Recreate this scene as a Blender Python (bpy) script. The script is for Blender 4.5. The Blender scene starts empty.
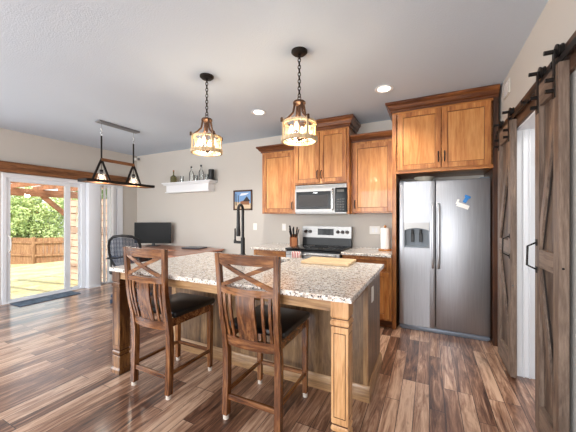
import bpy, bmesh, math, random
from mathutils import Vector, Matrix, noise
random.seed(7)
R = math.radians
sc = bpy.context.scene
COL = sc.collection

# ------------------------------------------------------------------ camera
cam = bpy.data.cameras.new('camera'); camo = bpy.data.objects.new('camera', cam); COL.objects.link(camo)
cam.sensor_width = 36; cam.lens = 284.2 / 576 * 36; cam.shift_y = 0.9 / 576
camo.location = (0, 0, 1.35); camo.rotation_euler = (R(90), 0, R(26.43)); cam.clip_start = .05
sc.camera = camo
# ------------------------------------------------------------------ world, sun, fill lights, exposure
w = bpy.data.worlds.new('sky'); sc.world = w; w.use_nodes = True
nt = w.node_tree; nt.nodes.clear()
out = nt.nodes.new('ShaderNodeOutputWorld'); bg = nt.nodes.new('ShaderNodeBackground')
sky = nt.nodes.new('ShaderNodeTexSky'); sky.sky_type = 'NISHITA'; sky.sun_disc = False
sky.sun_elevation = R(50); sky.sun_rotation = R(150); sky.dust_density = 3; sky.air_density = 1.0
mixs = nt.nodes.new('ShaderNodeMixRGB'); mixs.inputs[0].default_value = .55; mixs.inputs[2].default_value = (5.5, 5.4, 5.3, 1)
nt.links.new(sky.outputs[0], mixs.inputs[1]); nt.links.new(mixs.outputs[0], bg.inputs[0])
bg.inputs[1].default_value = .30
nt.links.new(bg.outputs[0], out.inputs[0])
sun = bpy.data.lights.new('sun', 'SUN'); sun.energy = 4.2; sun.angle = R(1.0); sun.color = (1, .95, .86)
so = bpy.data.objects.new('sun', sun); COL.objects.link(so)
so.rotation_euler = Vector((-.28, .62, -.95)).to_track_quat('-Z', 'Y').to_euler()

def area(name, loc, d, sx, sy, e, col=(1, 1, 1)):
    l = bpy.data.lights.new(name, 'AREA'); l.shape = 'RECTANGLE'; l.size = sx; l.size_y = sy; l.energy = e; l.color = col
    o = bpy.data.objects.new(name, l); COL.objects.link(o); o.location = loc
    o.rotation_euler = Vector(d).to_track_quat('-Z', 'Z').to_euler(); return o
area('fill_front', (-1.2, -3.62, 1.5), (0, 1, .06), 2.4, 1.7, 98, (.94, .97, 1))  # fill light added behind the camera, set in an invented opening
area('fill_front', (-4.2, -3.62, 1.5), (0, 1, .06), 2.4, 1.7, 98, (.94, .97, 1))  # second added fill light behind the camera
area('fill_side', (-6.02, -.6, 1.45), (1, 0, .1), 2.2, 1.7, 60, (.90, .95, 1))  # fill light added out of view on the left
sc.view_settings.view_transform = 'Standard'; sc.view_settings.look = 'None'
sc.view_settings.gamma = 1; sc.view_settings.exposure = 0.64
sc.view_settings.use_curve_mapping = False

# ------------------------------------------------------------------ materials
def lin(c):
    r = []
    for v in c:
        v /= 255.; r.append(v / 12.92 if v <= .04045 else ((v + .055) / 1.055) ** 2.4)
    return (*r, 1)
def mat(name, col, rough=.5, metal=0, spec=.5, emit=None, es=0, trans=0, coat=0, ior=1.45, alpha=1):
    m = bpy.data.materials.new(name); m.use_nodes = True; b = m.node_tree.nodes['Principled BSDF']
    b.inputs['Base Color'].default_value = lin(col); b.inputs['Roughness'].default_value = rough
    b.inputs['Metallic'].default_value = metal; b.inputs['Specular IOR Level'].default_value = spec
    b.inputs['Transmission Weight'].default_value = trans; b.inputs['Coat Weight'].default_value = coat
    b.inputs['IOR'].default_value = ior
    if emit: b.inputs['Emission Color'].default_value = lin(emit); b.inputs['Emission Strength'].default_value = es
    return m
class G:
    """small node helper"""
    def __init__(s, m): s.t = m.node_tree; s.n = s.t.nodes; s.l = s.t.links; s.b = s.n['Principled BSDF']
    def new(s, t, **k):
        n = s.n.new(t)
        for a, b in k.items(): setattr(n, a, b)
        return n
    def link(s, a, b): s.l.new(a, b)
    def ramp(s, fac, stops):
        r = s.new('ShaderNodeValToRGB'); e = r.color_ramp.elements
        while len(e) < len(stops): e.new(.5)
        for i, (p, c) in enumerate(stops): e[i].position = p; e[i].color = lin(c)
        s.link(fac, r.inputs[0]); return r.outputs[0]
    def noise(s, vec, scale, detail=4, rough=.6, dist=0):
        n = s.new('ShaderNodeTexNoise'); s.link(vec, n.inputs['Vector']); n.inputs['Scale'].default_value = scale
        n.inputs['Detail'].default_value = detail; n.inputs['Roughness'].default_value = rough
        n.inputs['Distortion'].default_value = dist; return n.outputs['Fac']
    def mix(s, f, a, b, mode='MIX'):
        n = s.new('ShaderNodeMixRGB', blend_type=mode)
        for i, v in enumerate((f, a, b)):
            if hasattr(v, 'links'): s.link(v, n.inputs[i])
            elif isinstance(v, tuple): n.inputs[i].default_value = lin(v)
            else: n.inputs[i].default_value = v
        return n.outputs[0]
    def bump(s, h, st, dist=.01):
        n = s.new('ShaderNodeBump'); n.inputs['Strength'].default_value = st; n.inputs['Distance'].default_value = dist
        s.link(h, n.inputs['Height']); s.link(n.outputs[0], s.b.inputs['Normal'])
    def objco(s, scale=(1, 1, 1), rnd=True):
        tc = s.new('ShaderNodeTexCoord'); v = tc.outputs['Object']
        if rnd:
            oi = s.new('ShaderNodeObjectInfo'); mu = s.new('ShaderNodeMath', operation='MULTIPLY'); mu.inputs[1].default_value = 37
            s.link(oi.outputs['Random'], mu.inputs[0]); ad = s.new('ShaderNodeVectorMath', operation='ADD')
            s.link(v, ad.inputs[0]); s.link(mu.outputs[0], ad.inputs[1]); v = ad.outputs[0]
        mp = s.new('ShaderNodeMapping'); mp.inputs['Scale'].default_value = scale; s.link(v, mp.inputs[0]); return mp.outputs[0]

def wood(name, stops, axis='Z', rough=.4, coat=.15, fine=1.0, bump=.15, blotch=.35, bl=(60, 30, 15)):
    m = mat(name, stops[1], rough, coat=coat); g = G(m)
    st = {'X': (.09, 1, 1), 'Y': (1, .09, 1), 'Z': (1, 1, .09)}[axis]
    v = g.objco(tuple(a * 9 * fine for a in st)); n1 = g.noise(v, 1.0, 5, .62, 1.4)
    v2 = g.objco(tuple(a * 60 * fine for a in st)); n2 = g.noise(v2, 1.0, 3, .7)
    f = g.mix(.38, n1, n2)
    c = g.ramp(f, [(.34, stops[0]), (.48, stops[1]), (.62, stops[2])])
    v3 = g.objco((2.2, 2.2, 1.6)); n3 = g.noise(v3, 1.3, 3, .55)
    bf = g.ramp(n3, [(.45, (0, 0, 0)), (.75, (255, 255, 255))])
    mm = g.new('ShaderNodeMath', operation='MULTIPLY'); g.link(bf, mm.inputs[0]); mm.inputs[1].default_value = blotch
    c = g.mix(mm.outputs[0], c, bl); g.link(c, g.b.inputs['Base Color'])
    g.bump(n2, bump, .004); return m

W_CAB = ((122, 66, 28), (176, 110, 54), (206, 146, 82))
M = {}
for ax in 'XYZ': M['cab' + ax] = wood('cabinet_wood_' + ax, W_CAB, ax, .38, .25, .8, .12, .45, (118, 62, 24))
M['crown'] = wood('crown_wood', ((60, 30, 13), (100, 54, 24), (146, 88, 42)), 'X', .35, .25, 1, .1, .3)
M['cabP'] = wood('cabinet_panel_wood', ((148, 88, 40), (188, 124, 64), (210, 152, 90)), 'Z', .36, .25, .7, .06, .35, (170, 98, 40))
M['cabD'] = wood('cabinet_shaded_wood', ((36, 19, 9), (66, 36, 18), (96, 56, 28)), 'Z', .4, .2, .8, .1, .4, (50, 26, 12))  # cabinet wood with shade put into its colour, for the right refrigerator panel
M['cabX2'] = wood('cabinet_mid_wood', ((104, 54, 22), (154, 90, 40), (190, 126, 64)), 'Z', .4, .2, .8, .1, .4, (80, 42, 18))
M['glaze'] = mat('dark_glaze', (70, 38, 18), .5)
for ax in 'XYZ': M['bar' + ax] = wood('bar_chair_wood_' + ax, ((46, 24, 12), (102, 60, 32), (158, 106, 62)), ax, .24, .5, 1.3, .1, .35, (46, 22, 10))
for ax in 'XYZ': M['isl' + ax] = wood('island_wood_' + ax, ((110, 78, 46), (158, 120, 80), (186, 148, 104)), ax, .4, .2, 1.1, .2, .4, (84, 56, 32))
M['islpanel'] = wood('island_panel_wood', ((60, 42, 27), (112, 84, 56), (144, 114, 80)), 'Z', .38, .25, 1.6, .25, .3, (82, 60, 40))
for ax in 'XYZ': M['barn' + ax] = wood('barn_door_wood_' + ax, ((74, 60, 50), (114, 95, 82), (146, 126, 110)), ax, .5, .05, 1.6, .3, .3, (70, 54, 44))
M['barnD'] = wood('barn_plank_wood', ((50, 40, 34), (86, 70, 60), (116, 98, 84)), 'Z', .5, .05, 1.6, .3, .3, (44, 34, 28))
M['barnshadow'] = mat('barn_brace_shadow', (40, 32, 27), .7)  # dark colour for the shadow lines painted along the braces
M['board'] = wood('header_board_wood', ((48, 30, 20), (80, 54, 38), (110, 80, 58)), 'Y', .5, .05, 1.2, .2)
M['beam'] = wood('rustic_beam_wood', ((84, 48, 24), (132, 84, 48), (166, 112, 68)), 'Y', .6, 0, 1.3, .4, .5, (54, 30, 16))
M['desk'] = wood('desk_wood', ((140, 86, 66), (178, 122, 98), (200, 148, 122)), 'X', .3, .3, 1)
M['deskdark'] = wood('desk_dark_wood', ((40, 22, 16), (62, 36, 26), (80, 48, 36)), 'Z', .4, .1)
M['butcher'] = wood('cutting_board_wood', ((202, 168, 122), (220, 190, 148), (232, 208, 172)), 'X', .5, 0, 1.2, .05, .1, (190, 150, 96))
M['knifewood'] = wood('knife_block_wood', ((110, 60, 32), (150, 90, 52), (176, 116, 72)), 'Z')
M['pergola'] = wood('pergola_wood', ((120, 74, 50), (156, 104, 74), (180, 128, 96)), 'Y', .8, 0, 1, .3)
M['pergpost'] = wood('pergola_post_wood', ((190, 160, 124), (216, 190, 152), (228, 206, 172)), 'Z', .8, 0)
M['fencewood'] = wood('fence_wood', ((104, 72, 50), (146, 106, 76), (172, 134, 100)), 'Z', .85, 0, 1.2, .3, .4, (110, 60, 40))
M['screenwood'] = wood('screen_board_wood', ((186, 150, 132), (206, 172, 154), (218, 190, 174)), 'X', .85, 0, 1, .3, .2, (180, 128, 100))
M['bark'] = wood('tree_bark', ((60, 46, 34), (90, 72, 54), (110, 92, 72)), 'Z', .9, 0, 1, .5)
M['pwood'] = wood('pendant_wood', ((150, 124, 90), (198, 172, 134), (226, 204, 170)), 'Z', .6, 0, 2, .2, .3, (96, 66, 40))

def wallmat(name, col, b=.03):
    m = mat(name, col, .85, spec=.25); g = G(m); v = g.objco((1, 1, 1), False); n = g.noise(v, 90, 3, .6)
    n2 = g.noise(v, .8, 2); c = g.mix(.12, col, g.ramp(n2, [(.3, tuple(x * .93 for x in col)), (.7, tuple(min(255, x * 1.04) for x in col))]))
    g.link(c, g.b.inputs['Base Color']); g.bump(n, b, .01); return m
M['wall'] = wallmat('wall_paint', (202, 196, 188))
M['ceil'] = wallmat('ceiling_texture', (203, 215, 229), .25)
M['white'] = mat('white_trim', (240, 241, 243), .35)
M['vinyl'] = mat('white_vinyl', (240, 243, 248), .35)
M['black'] = mat('matte_black', (26, 26, 28), .42)
M['iron'] = mat('dark_iron', (38, 34, 32), .45, .6)
M['bronze'] = mat('dark_bronze', (84, 60, 46), .45, .5)
M['steelgrey'] = mat('zinc_grey', (132, 134, 138), .5, .3)
M['leather'] = mat('black_leather', (24, 22, 22), .33, coat=.1)
M['blackgloss'] = mat('black_glass', (6, 6, 7), .12, spec=.18)
M['screen'] = mat('screen_glass', (5, 5, 6), .35, spec=.15)
M['plastic'] = mat('black_plastic', (24, 25, 27), .4)
M['bluemesh'] = mat('blue_grey_mesh', (62, 74, 94), .7)
M['greyplastic'] = mat('grey_plastic', (120, 128, 136), .4)
M['chrome'] = mat('chrome', (200, 200, 200), .18, 1)
M['rubber'] = mat('felt_pad', (208, 196, 182), .8)
M['platewhite'] = mat('outlet_white', (240, 238, 232), .4)
M['slot'] = mat('outlet_slot', (90, 88, 84), .6)
M['paper'] = mat('paper_towel', (244, 243, 240), .9)
M['bluemag'] = mat('blue_magnet', (40, 120, 190), .4)
M['amber'] = mat('bottle_glass_olive', (136, 130, 84), .1, trans=.5)
M['bowl'] = mat('cream_ceramic', (206, 200, 184), .35)
M['soil'] = mat('dark_gap', (30, 24, 20), .9)
def glass(name, col=(255, 255, 255), rough=0.0, fac=.9):
    m = bpy.data.materials.new(name); m.use_nodes = True; t = m.node_tree; t.nodes.clear()
    o = t.nodes.new('ShaderNodeOutputMaterial'); tr = t.nodes.new('ShaderNodeBsdfTransparent'); gl = t.nodes.new('ShaderNodeBsdfGlossy')
    tr.inputs[0].default_value = lin(col); gl.inputs['Roughness'].default_value = .03 + rough
    mx = t.nodes.new('ShaderNodeMixShader'); fr = t.nodes.new('ShaderNodeFresnel'); fr.inputs[0].default_value = 1.45
    ad = t.nodes.new('ShaderNodeMath'); ad.operation = 'ADD'; ad.inputs[1].default_value = 1 - fac - .04; ad.use_clamp = True
    t.links.new(fr.outputs[0], ad.inputs[0]); t.links.new(ad.outputs[0], mx.inputs[0])
    t.links.new(tr.outputs[0], mx.inputs[1]); t.links.new(gl.outputs[0], mx.inputs[2]); t.links.new(mx.outputs[0], o.inputs[0]); return m
M['glass'] = glass('window_glass', (248, 251, 250), 0, .96)
M['clearglass'] = glass('clear_glass', (247, 249, 249), 0, .93)
M['seeded'] = glass('seeded_glass', (255, 250, 242), .25, .74)
def emis(name, col, s):
    m = mat(name, col, .5, emit=col, es=s); return m
M['bulb'] = emis('warm_bulb', (255, 214, 150), 9)
M['bulb2'] = emis('soft_bulb', (255, 232, 196), 1.6)
M['can'] = emis('recessed_lens', (255, 244, 228), 9)

def steel(name, col=(176, 176, 178), ax='Z'):
    m = mat(name, col, .3, 1); g = G(m)
    v = g.objco({'Z': (220, 220, 3), 'X': (3, 220, 220)}[ax]); n = g.noise(v, 1, 2)
    g.link(g.ramp(n, [(.3, tuple(x * .94 for x in col)), (.7, tuple(min(255, x * 1.04) for x in col))]), g.b.inputs['Base Color'])
    mr = g.new('ShaderNodeMapRange'); mr.inputs[3].default_value = .36; mr.inputs[4].default_value = .5; g.link(n, mr.inputs[0]); g.link(mr.outputs[0], g.b.inputs['Roughness'])
    return m
M['steel'] = steel('brushed_steel', (172, 173, 177)); M['steelX'] = steel('brushed_steel_horizontal', (158, 156, 154), 'X')

def granite():
    m = mat('speckled_granite', (200, 190, 175), .16, coat=.3); g = G(m); v = g.objco((1, 1, 1), False)
    a = g.noise(v, 30, 5, .8, .3); base = g.ramp(a, [(.34, (128, 114, 104)), (.41, (190, 176, 162)), (.50, (222, 212, 200)), (.62, (238, 234, 228))])
    vo = g.new('ShaderNodeTexVoronoi'); vo.inputs['Scale'].default_value = 120; vo.inputs['Randomness'].default_value = 1; g.link(v, vo.inputs['Vector']); sp = g.new('ShaderNodeSeparateXYZ'); g.link(vo.outputs['Color'], sp.inputs[0])
    c = g.mix(g.ramp(sp.outputs[0], [(.86, (0, 0, 0)), (.88, (255, 255, 255))]), base, (140, 126, 118))
    c = g.mix(g.ramp(sp.outputs[1], [(.86, (0, 0, 0)), (.88, (255, 255, 255))]), c, (240, 238, 234))
    b = g.noise(v, 9, 2, .6); mm = g.new('ShaderNodeMath', operation='MULTIPLY_ADD'); g.link(b, mm.inputs[0]); mm.inputs[1].default_value = .8; g.link(sp.outputs[2], mm.inputs[2])
    c = g.mix(g.ramp(mm.outputs[0], [(.0, (0, 0, 0)), (1.0, (0, 0, 0))]) if 0 else g.ramp(sp.outputs[2], [(.92, (0, 0, 0)), (.94, (255, 255, 255))]), c, (52, 50, 54))
    g.link(c, g.b.inputs['Base Color']); return m
M['granite'] = granite()
M['handle'] = mat('handle_steel', (206, 208, 212), .38, .85)
M['kick'] = mat('kick_plate_grey', (150, 160, 174), .4, .5)

def floormat():
    m = mat('hand_scraped_plank_floor', (120, 80, 60), .3, coat=.8); g = G(m); g.b.inputs['Coat Roughness'].default_value = .16
    tc = g.new('ShaderNodeTexCoord'); sp = g.new('ShaderNodeSeparateXYZ'); g.link(tc.outputs['Object'], sp.inputs[0])
    cb = g.new('ShaderNodeCombineXYZ'); g.link(sp.outputs[1], cb.inputs[0]); g.link(sp.outputs[0], cb.inputs[1])
    br = g.new('ShaderNodeTexBrick', offset=.37, offset_frequency=3); g.link(cb.outputs[0], br.inputs['Vector'])
    br.inputs['Color1'].default_value = (0, 0, 0, 1); br.inputs['Color2'].default_value = (1, 1, 1, 1); br.inputs['Mortar'].default_value = (.5, .5, .5, 1)
    br.inputs['Scale'].default_value = 1; br.inputs['Mortar Size'].default_value = .0022; br.inputs['Mortar Smooth'].default_value = .3
    br.inputs['Brick Width'].default_value = .85; br.inputs['Row Height'].default_value = .098; br.inputs['Bias'].default_value = 0
    rv = g.new('ShaderNodeSeparateXYZ'); g.link(br.outputs['Color'], rv.inputs[0])
    off = g.new('ShaderNodeCombineXYZ'); mu = g.new('ShaderNodeMath', operation='MULTIPLY'); mu.inputs[1].default_value = 19
    g.link(rv.outputs[0], mu.inputs[0]); g.link(mu.outputs[0], off.inputs[0]); g.link(mu.outputs[0], off.inputs[1])
    ad = g.new('ShaderNodeVectorMath', operation='ADD'); g.link(tc.outputs['Object'], ad.inputs[0]); g.link(off.outputs[0], ad.inputs[1])
    mp = g.new('ShaderNodeMapping'); mp.inputs['Scale'].default_value = (12, 1.3, 1); g.link(ad.outputs[0], mp.inputs[0])
    n1 = g.noise(mp.outputs[0], 1.2, 6, .65, 1.8)
    mp2 = g.new('ShaderNodeMapping'); mp2.inputs['Scale'].default_value = (90, 5, 1); g.link(ad.outputs[0], mp2.inputs[0]); n2 = g.noise(mp2.outputs[0], 1, 3, .7)
    mp3 = g.new('ShaderNodeMapping'); mp3.inputs['Scale'].default_value = (5, 1.6, 1); g.link(ad.outputs[0], mp3.inputs[0]); n3 = g.noise(mp3.outputs[0], 1.4, 3, .6, .5)
    f = g.mix(.25, n1, rv.outputs[0]); f = g.mix(.2, f, n2)
    c = g.ramp(f, [(.32, (56, 35, 27)), (.42, (110, 75, 57)), (.51, (158, 118, 93)), (.62, (212, 176, 148))])
    km = g.ramp(n3, [(.62, (0, 0, 0)), (.74, (255, 255, 255))]); mm = g.new('ShaderNodeMath', operation='MULTIPLY'); g.link(km, mm.inputs[0]); mm.inputs[1].default_value = .55
    c = g.mix(mm.outputs[0], c, (48, 28, 20)); c = g.mix(br.outputs['Fac'], c, (30, 18, 14)); g.link(c, g.b.inputs['Base Color'])
    mr = g.new('ShaderNodeMapRange'); mr.inputs[3].default_value = .26; mr.inputs[4].default_value = .42; g.link(n1, mr.inputs[0]); g.link(mr.outputs[0], g.b.inputs['Roughness'])
    sub = g.new('ShaderNodeMath', operation='SUBTRACT'); g.link(n1, sub.inputs[0]); g.link(br.outputs['Fac'], sub.inputs[1]); g.bump(sub.outputs[0], .25, .006)
    return m
M['floor'] = floormat()
def twocol(name, a, b, scale, rough=.9, str_=(1, 1, 1), bump=.4):
    m = mat(name, a, rough); g = G(m); v = g.objco(str_, False); n = g.noise(v, scale, 5, .7); n2 = g.noise(v, scale * .12, 3, .6)
    f = g.mix(.5, n, n2); g.link(g.ramp(f, [(.38, a), (.6, b)]), g.b.inputs['Base Color']); g.bump(n, bump, .03); return m
M['lawn'] = twocol('dry_lawn', (140, 134, 92), (206, 194, 152), 12)
M['leaf'] = twocol('pale_green_leaves', (134, 160, 92), (212, 224, 160), 6, .6)
M['leafdark'] = twocol('dark_green_leaves', (60, 96, 46), (120, 150, 80), 5, .6)
M['matfab'] = twocol('door_mat_fabric', (70, 86, 104), (124, 140, 158), 60)

def stripes():
    m = mat('striped_towel', (200, 40, 50), .9); g = G(m); v = g.objco((1, 1, 1), False)
    wv = g.new('ShaderNodeTexWave', wave_type='BANDS', bands_direction='X'); wv.inputs['Scale'].default_value = 13; g.link(v, wv.inputs['Vector'])
    g.link(g.ramp(wv.outputs['Fac'], [(.35, (196, 36, 50)), (.55, (244, 236, 228))]), g.b.inputs['Base Color']); return m
M['towel'] = stripes()

# ------------------------------------------------------------------ geometry helpers
class MB:
    def __init__(s): s.bm = bmesh.new(); s.mi = 0
    def _fin(s, faces):
        for f in faces:
            if f.is_valid: f.material_index = s.mi
    def box(s, x0, x1, y0, y1, z0, z1, bev=0, mtx=None):
        if x1 < x0: x0, x1 = x1, x0
        if y1 < y0: y0, y1 = y1, y0
        if z1 < z0: z0, z1 = z1, z0
        vs = [s.bm.verts.new(p) for p in ((x0, y0, z0), (x1, y0, z0), (x1, y1, z0), (x0, y1, z0), (x0, y0, z1), (x1, y0, z1), (x1, y1, z1), (x0, y1, z1))]
        fs = [s.bm.faces.new([vs[i] for i in q]) for q in ((3, 2, 1, 0), (4, 5, 6, 7), (0, 1, 5, 4), (1, 2, 6, 5), (2, 3, 7, 6), (3, 0, 4, 7))]
        if bev:
            es = list({e for f in fs for e in f.edges})
            r = bmesh.ops.bevel(s.bm, geom=es, offset=bev, segments=2 if bev > .004 else 1, affect='EDGES', profile=.5)
            fs = [f for f in r['faces']] + [f for f in fs if f.is_valid]
            vs = list({v for f in fs if f.is_valid for v in f.verts})
        s._fin(fs)
        if mtx: bmesh.ops.transform(s.bm, matrix=mtx, verts=[v for v in vs if v.is_valid])
        return s
    def bar(s, a, b, wx, wz, bev=0, up=(0, 0, 1)):
        """rectangular bar from a to b, width wx, height wz (towards up)"""
        a = Vector(a); b = Vector(b); d = b - a; L = d.length; z = d.normalized(); u = Vector(up)
        x = u.cross(z)
        if x.length < 1e-4: x = Vector((1, 0, 0)).cross(z)
        x.normalize(); y = z.cross(x)
        m = Matrix((( x.x, y.x, z.x, a.x), (x.y, y.y, z.y, a.y), (x.z, y.z, z.z, a.z), (0, 0, 0, 1)))
        return s.box(-wx / 2, wx / 2, -wz / 2, wz / 2, 0, L, bev, m)
    def tube(s, pts, r, seg=10, cap=True, closed=False):
        pts = [Vector(p) for p in pts]; n = len(pts); rs = r if isinstance(r, (list, tuple)) else [r] * n
        rings = []; prev = None
        for i, p in enumerate(pts):
            if closed: t = pts[(i + 1) % n] - pts[i - 1]
            else: t = pts[min(i + 1, n - 1)] - pts[max(i - 1, 0)]
            t.normalize()
            if prev is None:
                x = t.cross(Vector((0, 0, 1)))
                if x.length < 1e-3: x = t.cross(Vector((1, 0, 0)))
            else:
                x = prev - t * prev.dot(t)
            x.normalize(); prev = x; y = t.cross(x)
            rings.append([s.bm.verts.new(p + (x * math.cos(2 * math.pi * k / seg) + y * math.sin(2 * math.pi * k / seg)) * rs[i]) for k in range(seg)])
        fs = []
        for i in range(n if closed else n - 1):
            A = rings[i]; B = rings[(i + 1) % n]
            for k in range(seg): fs.append(s.bm.faces.new((A[k], A[(k + 1) % seg], B[(k + 1) % seg], B[k])))
        if cap and not closed: fs.append(s.bm.faces.new(rings[0][::-1])); fs.append(s.bm.faces.new(rings[-1]))
        s._fin(fs); return s
    def lathe(s, c, prof, seg=24, axis='Z', mtx=None):
        c = Vector(c); rings = []; allv = []
        for (r, h) in prof:
            ring = []
            for k in range(seg if r > 1e-6 else 1):
                a = 2 * math.pi * k / seg
                p = {'Z': (r * math.cos(a), r * math.sin(a), h), 'Y': (r * math.sin(a), h, r * math.cos(a)), 'X': (h, r * math.cos(a), r * math.sin(a))}[axis]
                ring.append(s.bm.verts.new(c + Vector(p)))
            rings.append(ring); allv += ring
        fs = []
        for A, B in zip(rings, rings[1:]):
            if len(A) == 1 and len(B) == 1: continue
            for k in range(seg):
                k2 = (k + 1) % seg
                if len(A) == 1: fs.append(s.bm.faces.new((A[0], B[k2], B[k])))
                elif len(B) == 1: fs.append(s.bm.faces.new((A[k], A[k2], B[0])))
                else: fs.append(s.bm.faces.new((A[k], A[k2], B[k2], B[k])))
        s._fin(fs)
        if mtx: bmesh.ops.transform(s.bm, matrix=mtx, verts=allv)
        return s
    def cyl(s, c, r, z0, z1, seg=20, axis='Z'):
        return s.lathe(c, [(0, z0), (r, z0), (r, z1), (0, z1)], seg, axis)
    def torus(s, c, R_, r, seg=24, axis='Z', sx=1):
        c = Vector(c); pts = []
        for k in range(seg):
            a = 2 * math.pi * k / seg; u = R_ * math.cos(a) * sx; v = R_ * math.sin(a)
            pts.append(c + Vector({'Z': (u, v, 0), 'Y': (u, 0, v), 'X': (0, u, v)}[axis]))
        return s.tube(pts, r, 6, closed=True)
    def prism(s, poly, a0, a1, axis='X'):
        """extrude 2D poly (in the two other axes) along axis"""
        def P(u, v, t): return {'X': (t, u, v), 'Y': (u, t, v), 'Z': (u, v, t)}[axis]
        A = [s.bm.verts.new(P(u, v, a0)) for u, v in poly]; B = [s.bm.verts.new(P(u, v, a1)) for u, v in poly]; n = len(poly)
        fs = [s.bm.faces.new(A), s.bm.faces.new(B[::-1])] + [s.bm.faces.new((A[i], B[i], B[(i + 1) % n], A[(i + 1) % n])) for i in range(n)]
        s._fin(fs); return s
    def build(s, name, mats, parent=None, org=None, flat=False):
        bm = s.bm; bmesh.ops.recalc_face_normals(bm, faces=bm.faces)
        if parent is not None: o3 = Vector(parent['_o']) if '_o' in parent else Vector((0, 0, 0))
        elif org == 0: o3 = Vector((0, 0, 0))
        elif org: o3 = Vector(org)
        else:
            xs = [v.co for v in bm.verts]; o3 = Vector(((min(v.x for v in xs) + max(v.x for v in xs)) / 2, (min(v.y for v in xs) + max(v.y for v in xs)) / 2, min(v.z for v in xs)))
        for v in bm.verts: v.co -= o3
        me = bpy.data.meshes.new(name); bm.to_mesh(me); bm.free()
        for m in (mats if isinstance(mats, (list, tuple)) else [mats]): me.materials.append(m)
        if not flat:
            me.polygons.foreach_set('use_smooth', [True] * len(me.polygons)); me.set_sharp_from_angle(angle=R(32))
        o = bpy.data.objects.new(name, me); COL.objects.link(o)
        if parent is not None: o.parent = parent
        else: o.location = o3
        o['_o'] = tuple(o3); return o
def thing(name, loc, label, cat, group=None, rz=0):
    o = bpy.data.objects.new(name, None); o.empty_display_size = .1; COL.objects.link(o); o.location = loc; o.rotation_euler.z = rz
    o['_o'] = tuple(loc) if rz == 0 else (0, 0, 0); o['label'] = label; o['category'] = cat
    if group: o['group'] = group
    return o
def tag(o, label, cat, group=None):
    o['label'] = label; o['category'] = cat
    if group: o['group'] = group
    return o
def struct(o, label=None):
    o['kind'] = 'structure'
    if label: o['label'] = label
    return o
def kids(o): return [c for c in bpy.data.objects if c.parent == o]
def copy_tree(o, parent=None):
    c = o.copy(); COL.objects.link(c); c.parent = parent
    for k in kids(o): copy_tree(k, c)
    return c
def dup(o, loc, rz, label, group=None):
    c = copy_tree(o); c.location = loc; c.rotation_euler.z = rz; c['label'] = label
    if group: c['group'] = group
    return c

XL, XR, YB, YF, ZC = -5.87, .67, 4.20, -3.5, 2.71
# ------------------------------------------------------------------ room shell
m = MB(); m.box(XL - .12, XR + .12, YF - .12, YB + .12, -.08, 0)
struct(m.build('floor', M['floor'], org=0))
m = MB(); m.box(XL - .12, XR + .12, YF - .12, YB + .12, ZC, ZC + .12); struct(m.build('ceiling', M['ceil'], org=0))
m = MB(); m.box(XL - .12, XR + .12, YB, YB + .12, 0, ZC); struct(m.build('wall_back', M['wall'], org=0))
# left wall with patio door opening, blind opening and an added side opening for fill light
m = MB()
x0, x1 = XL - .12, XL
m.box(x0, x1, YF, -1.8, 0, ZC); m.box(x0, x1, -1.8, .6, 0, .6); m.box(x0, x1, -1.8, .6, 2.3, ZC); m.box(x0, x1, .6, 1.95, 0, ZC)
m.box(x0, x1, 1.95, 3.80, 2.0, ZC); m.box(x0, x1, 3.10, 3.34, 0, 2.0); m.box(x0, x1, 3.80, YB, 0, ZC)
struct(m.build('wall_left', M['wall'], org=0))
# front wall (behind the camera) with two openings added for fill light
m = MB(); y0, y1 = YF - .12, YF
m.box(XL, XR, y0, y1, 0, .62); m.box(XL, XR, y0, y1, 2.38, ZC); m.box(XL, -5.42, y0, y1, .62, 2.38); m.box(-2.98, -2.42, y0, y1, .62, 2.38); m.box(.02, XR, y0, y1, .62, 2.38)
struct(m.build('wall_front', M['wall'], org=0))
# right wall with barn door opening
OY0, OY1, OZ = 2.12, 3.045, 2.10
m = MB(); m.box(XR, XR + .12, YF, OY0, 0, ZC); m.box(XR, XR + .12, OY1, YB, 0, ZC); m.box(XR, XR + .12, OY0, OY1, OZ, ZC)
struct(m.build('wall_right', M['wall'], org=0))
# pantry room behind the barn doors
m = MB(); X2 = XR + .12
m.box(X2, 2.3, OY1 + .12, OY1 + .22, -.08, 2.5); m.box(X2, 2.3, 1.5, 1.6, -.08, 2.5); m.box(2.2, 2.3, 1.6, OY1 + .12, -.08, 2.5); m.box(X2, 2.3, 1.5, OY1 + .22, 2.5, 2.6)
struct(m.build('wall_pantry', M['white'], org=0))
m = MB(); m.box(X2, 2.3, 1.5, OY1 + .22, -.08, 0); struct(m.build('floor_pantry', M['floor'], org=0))
pl = bpy.data.lights.new('pantry_fill', 'AREA'); pl.size = .5; pl.energy = 9; pl.color = (1, .98, .95)  # added fill lamp, out of view, brightens the white jamb
po = bpy.data.objects.new('pantry_fill', pl); COL.objects.link(po); po.location = (1.35, 2.3, 2.46)
# white jamb and casing lining of the opening
m = MB()
m.box(XR - .004, XR + .14, OY1 - .015, OY1 + .01, 0, OZ); m.box(XR - .004, XR + .14, OY0 - .01, OY0 + .015, 0, OZ); m.box(XR - .004, XR + .14, OY0, OY1, OZ - .015, OZ + .01)
for xx in (XR + .035, XR + .075): m.box(xx, xx + .012, OY1 - .03, OY1 - .01, 0, OZ - .015, .003)
m.box(XR + .14, XR + .16, OY1 - .09, OY1 + .05, 0, OZ + .03, .003)
struct(m.build('trim_1', M['white'], org=0))
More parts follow.
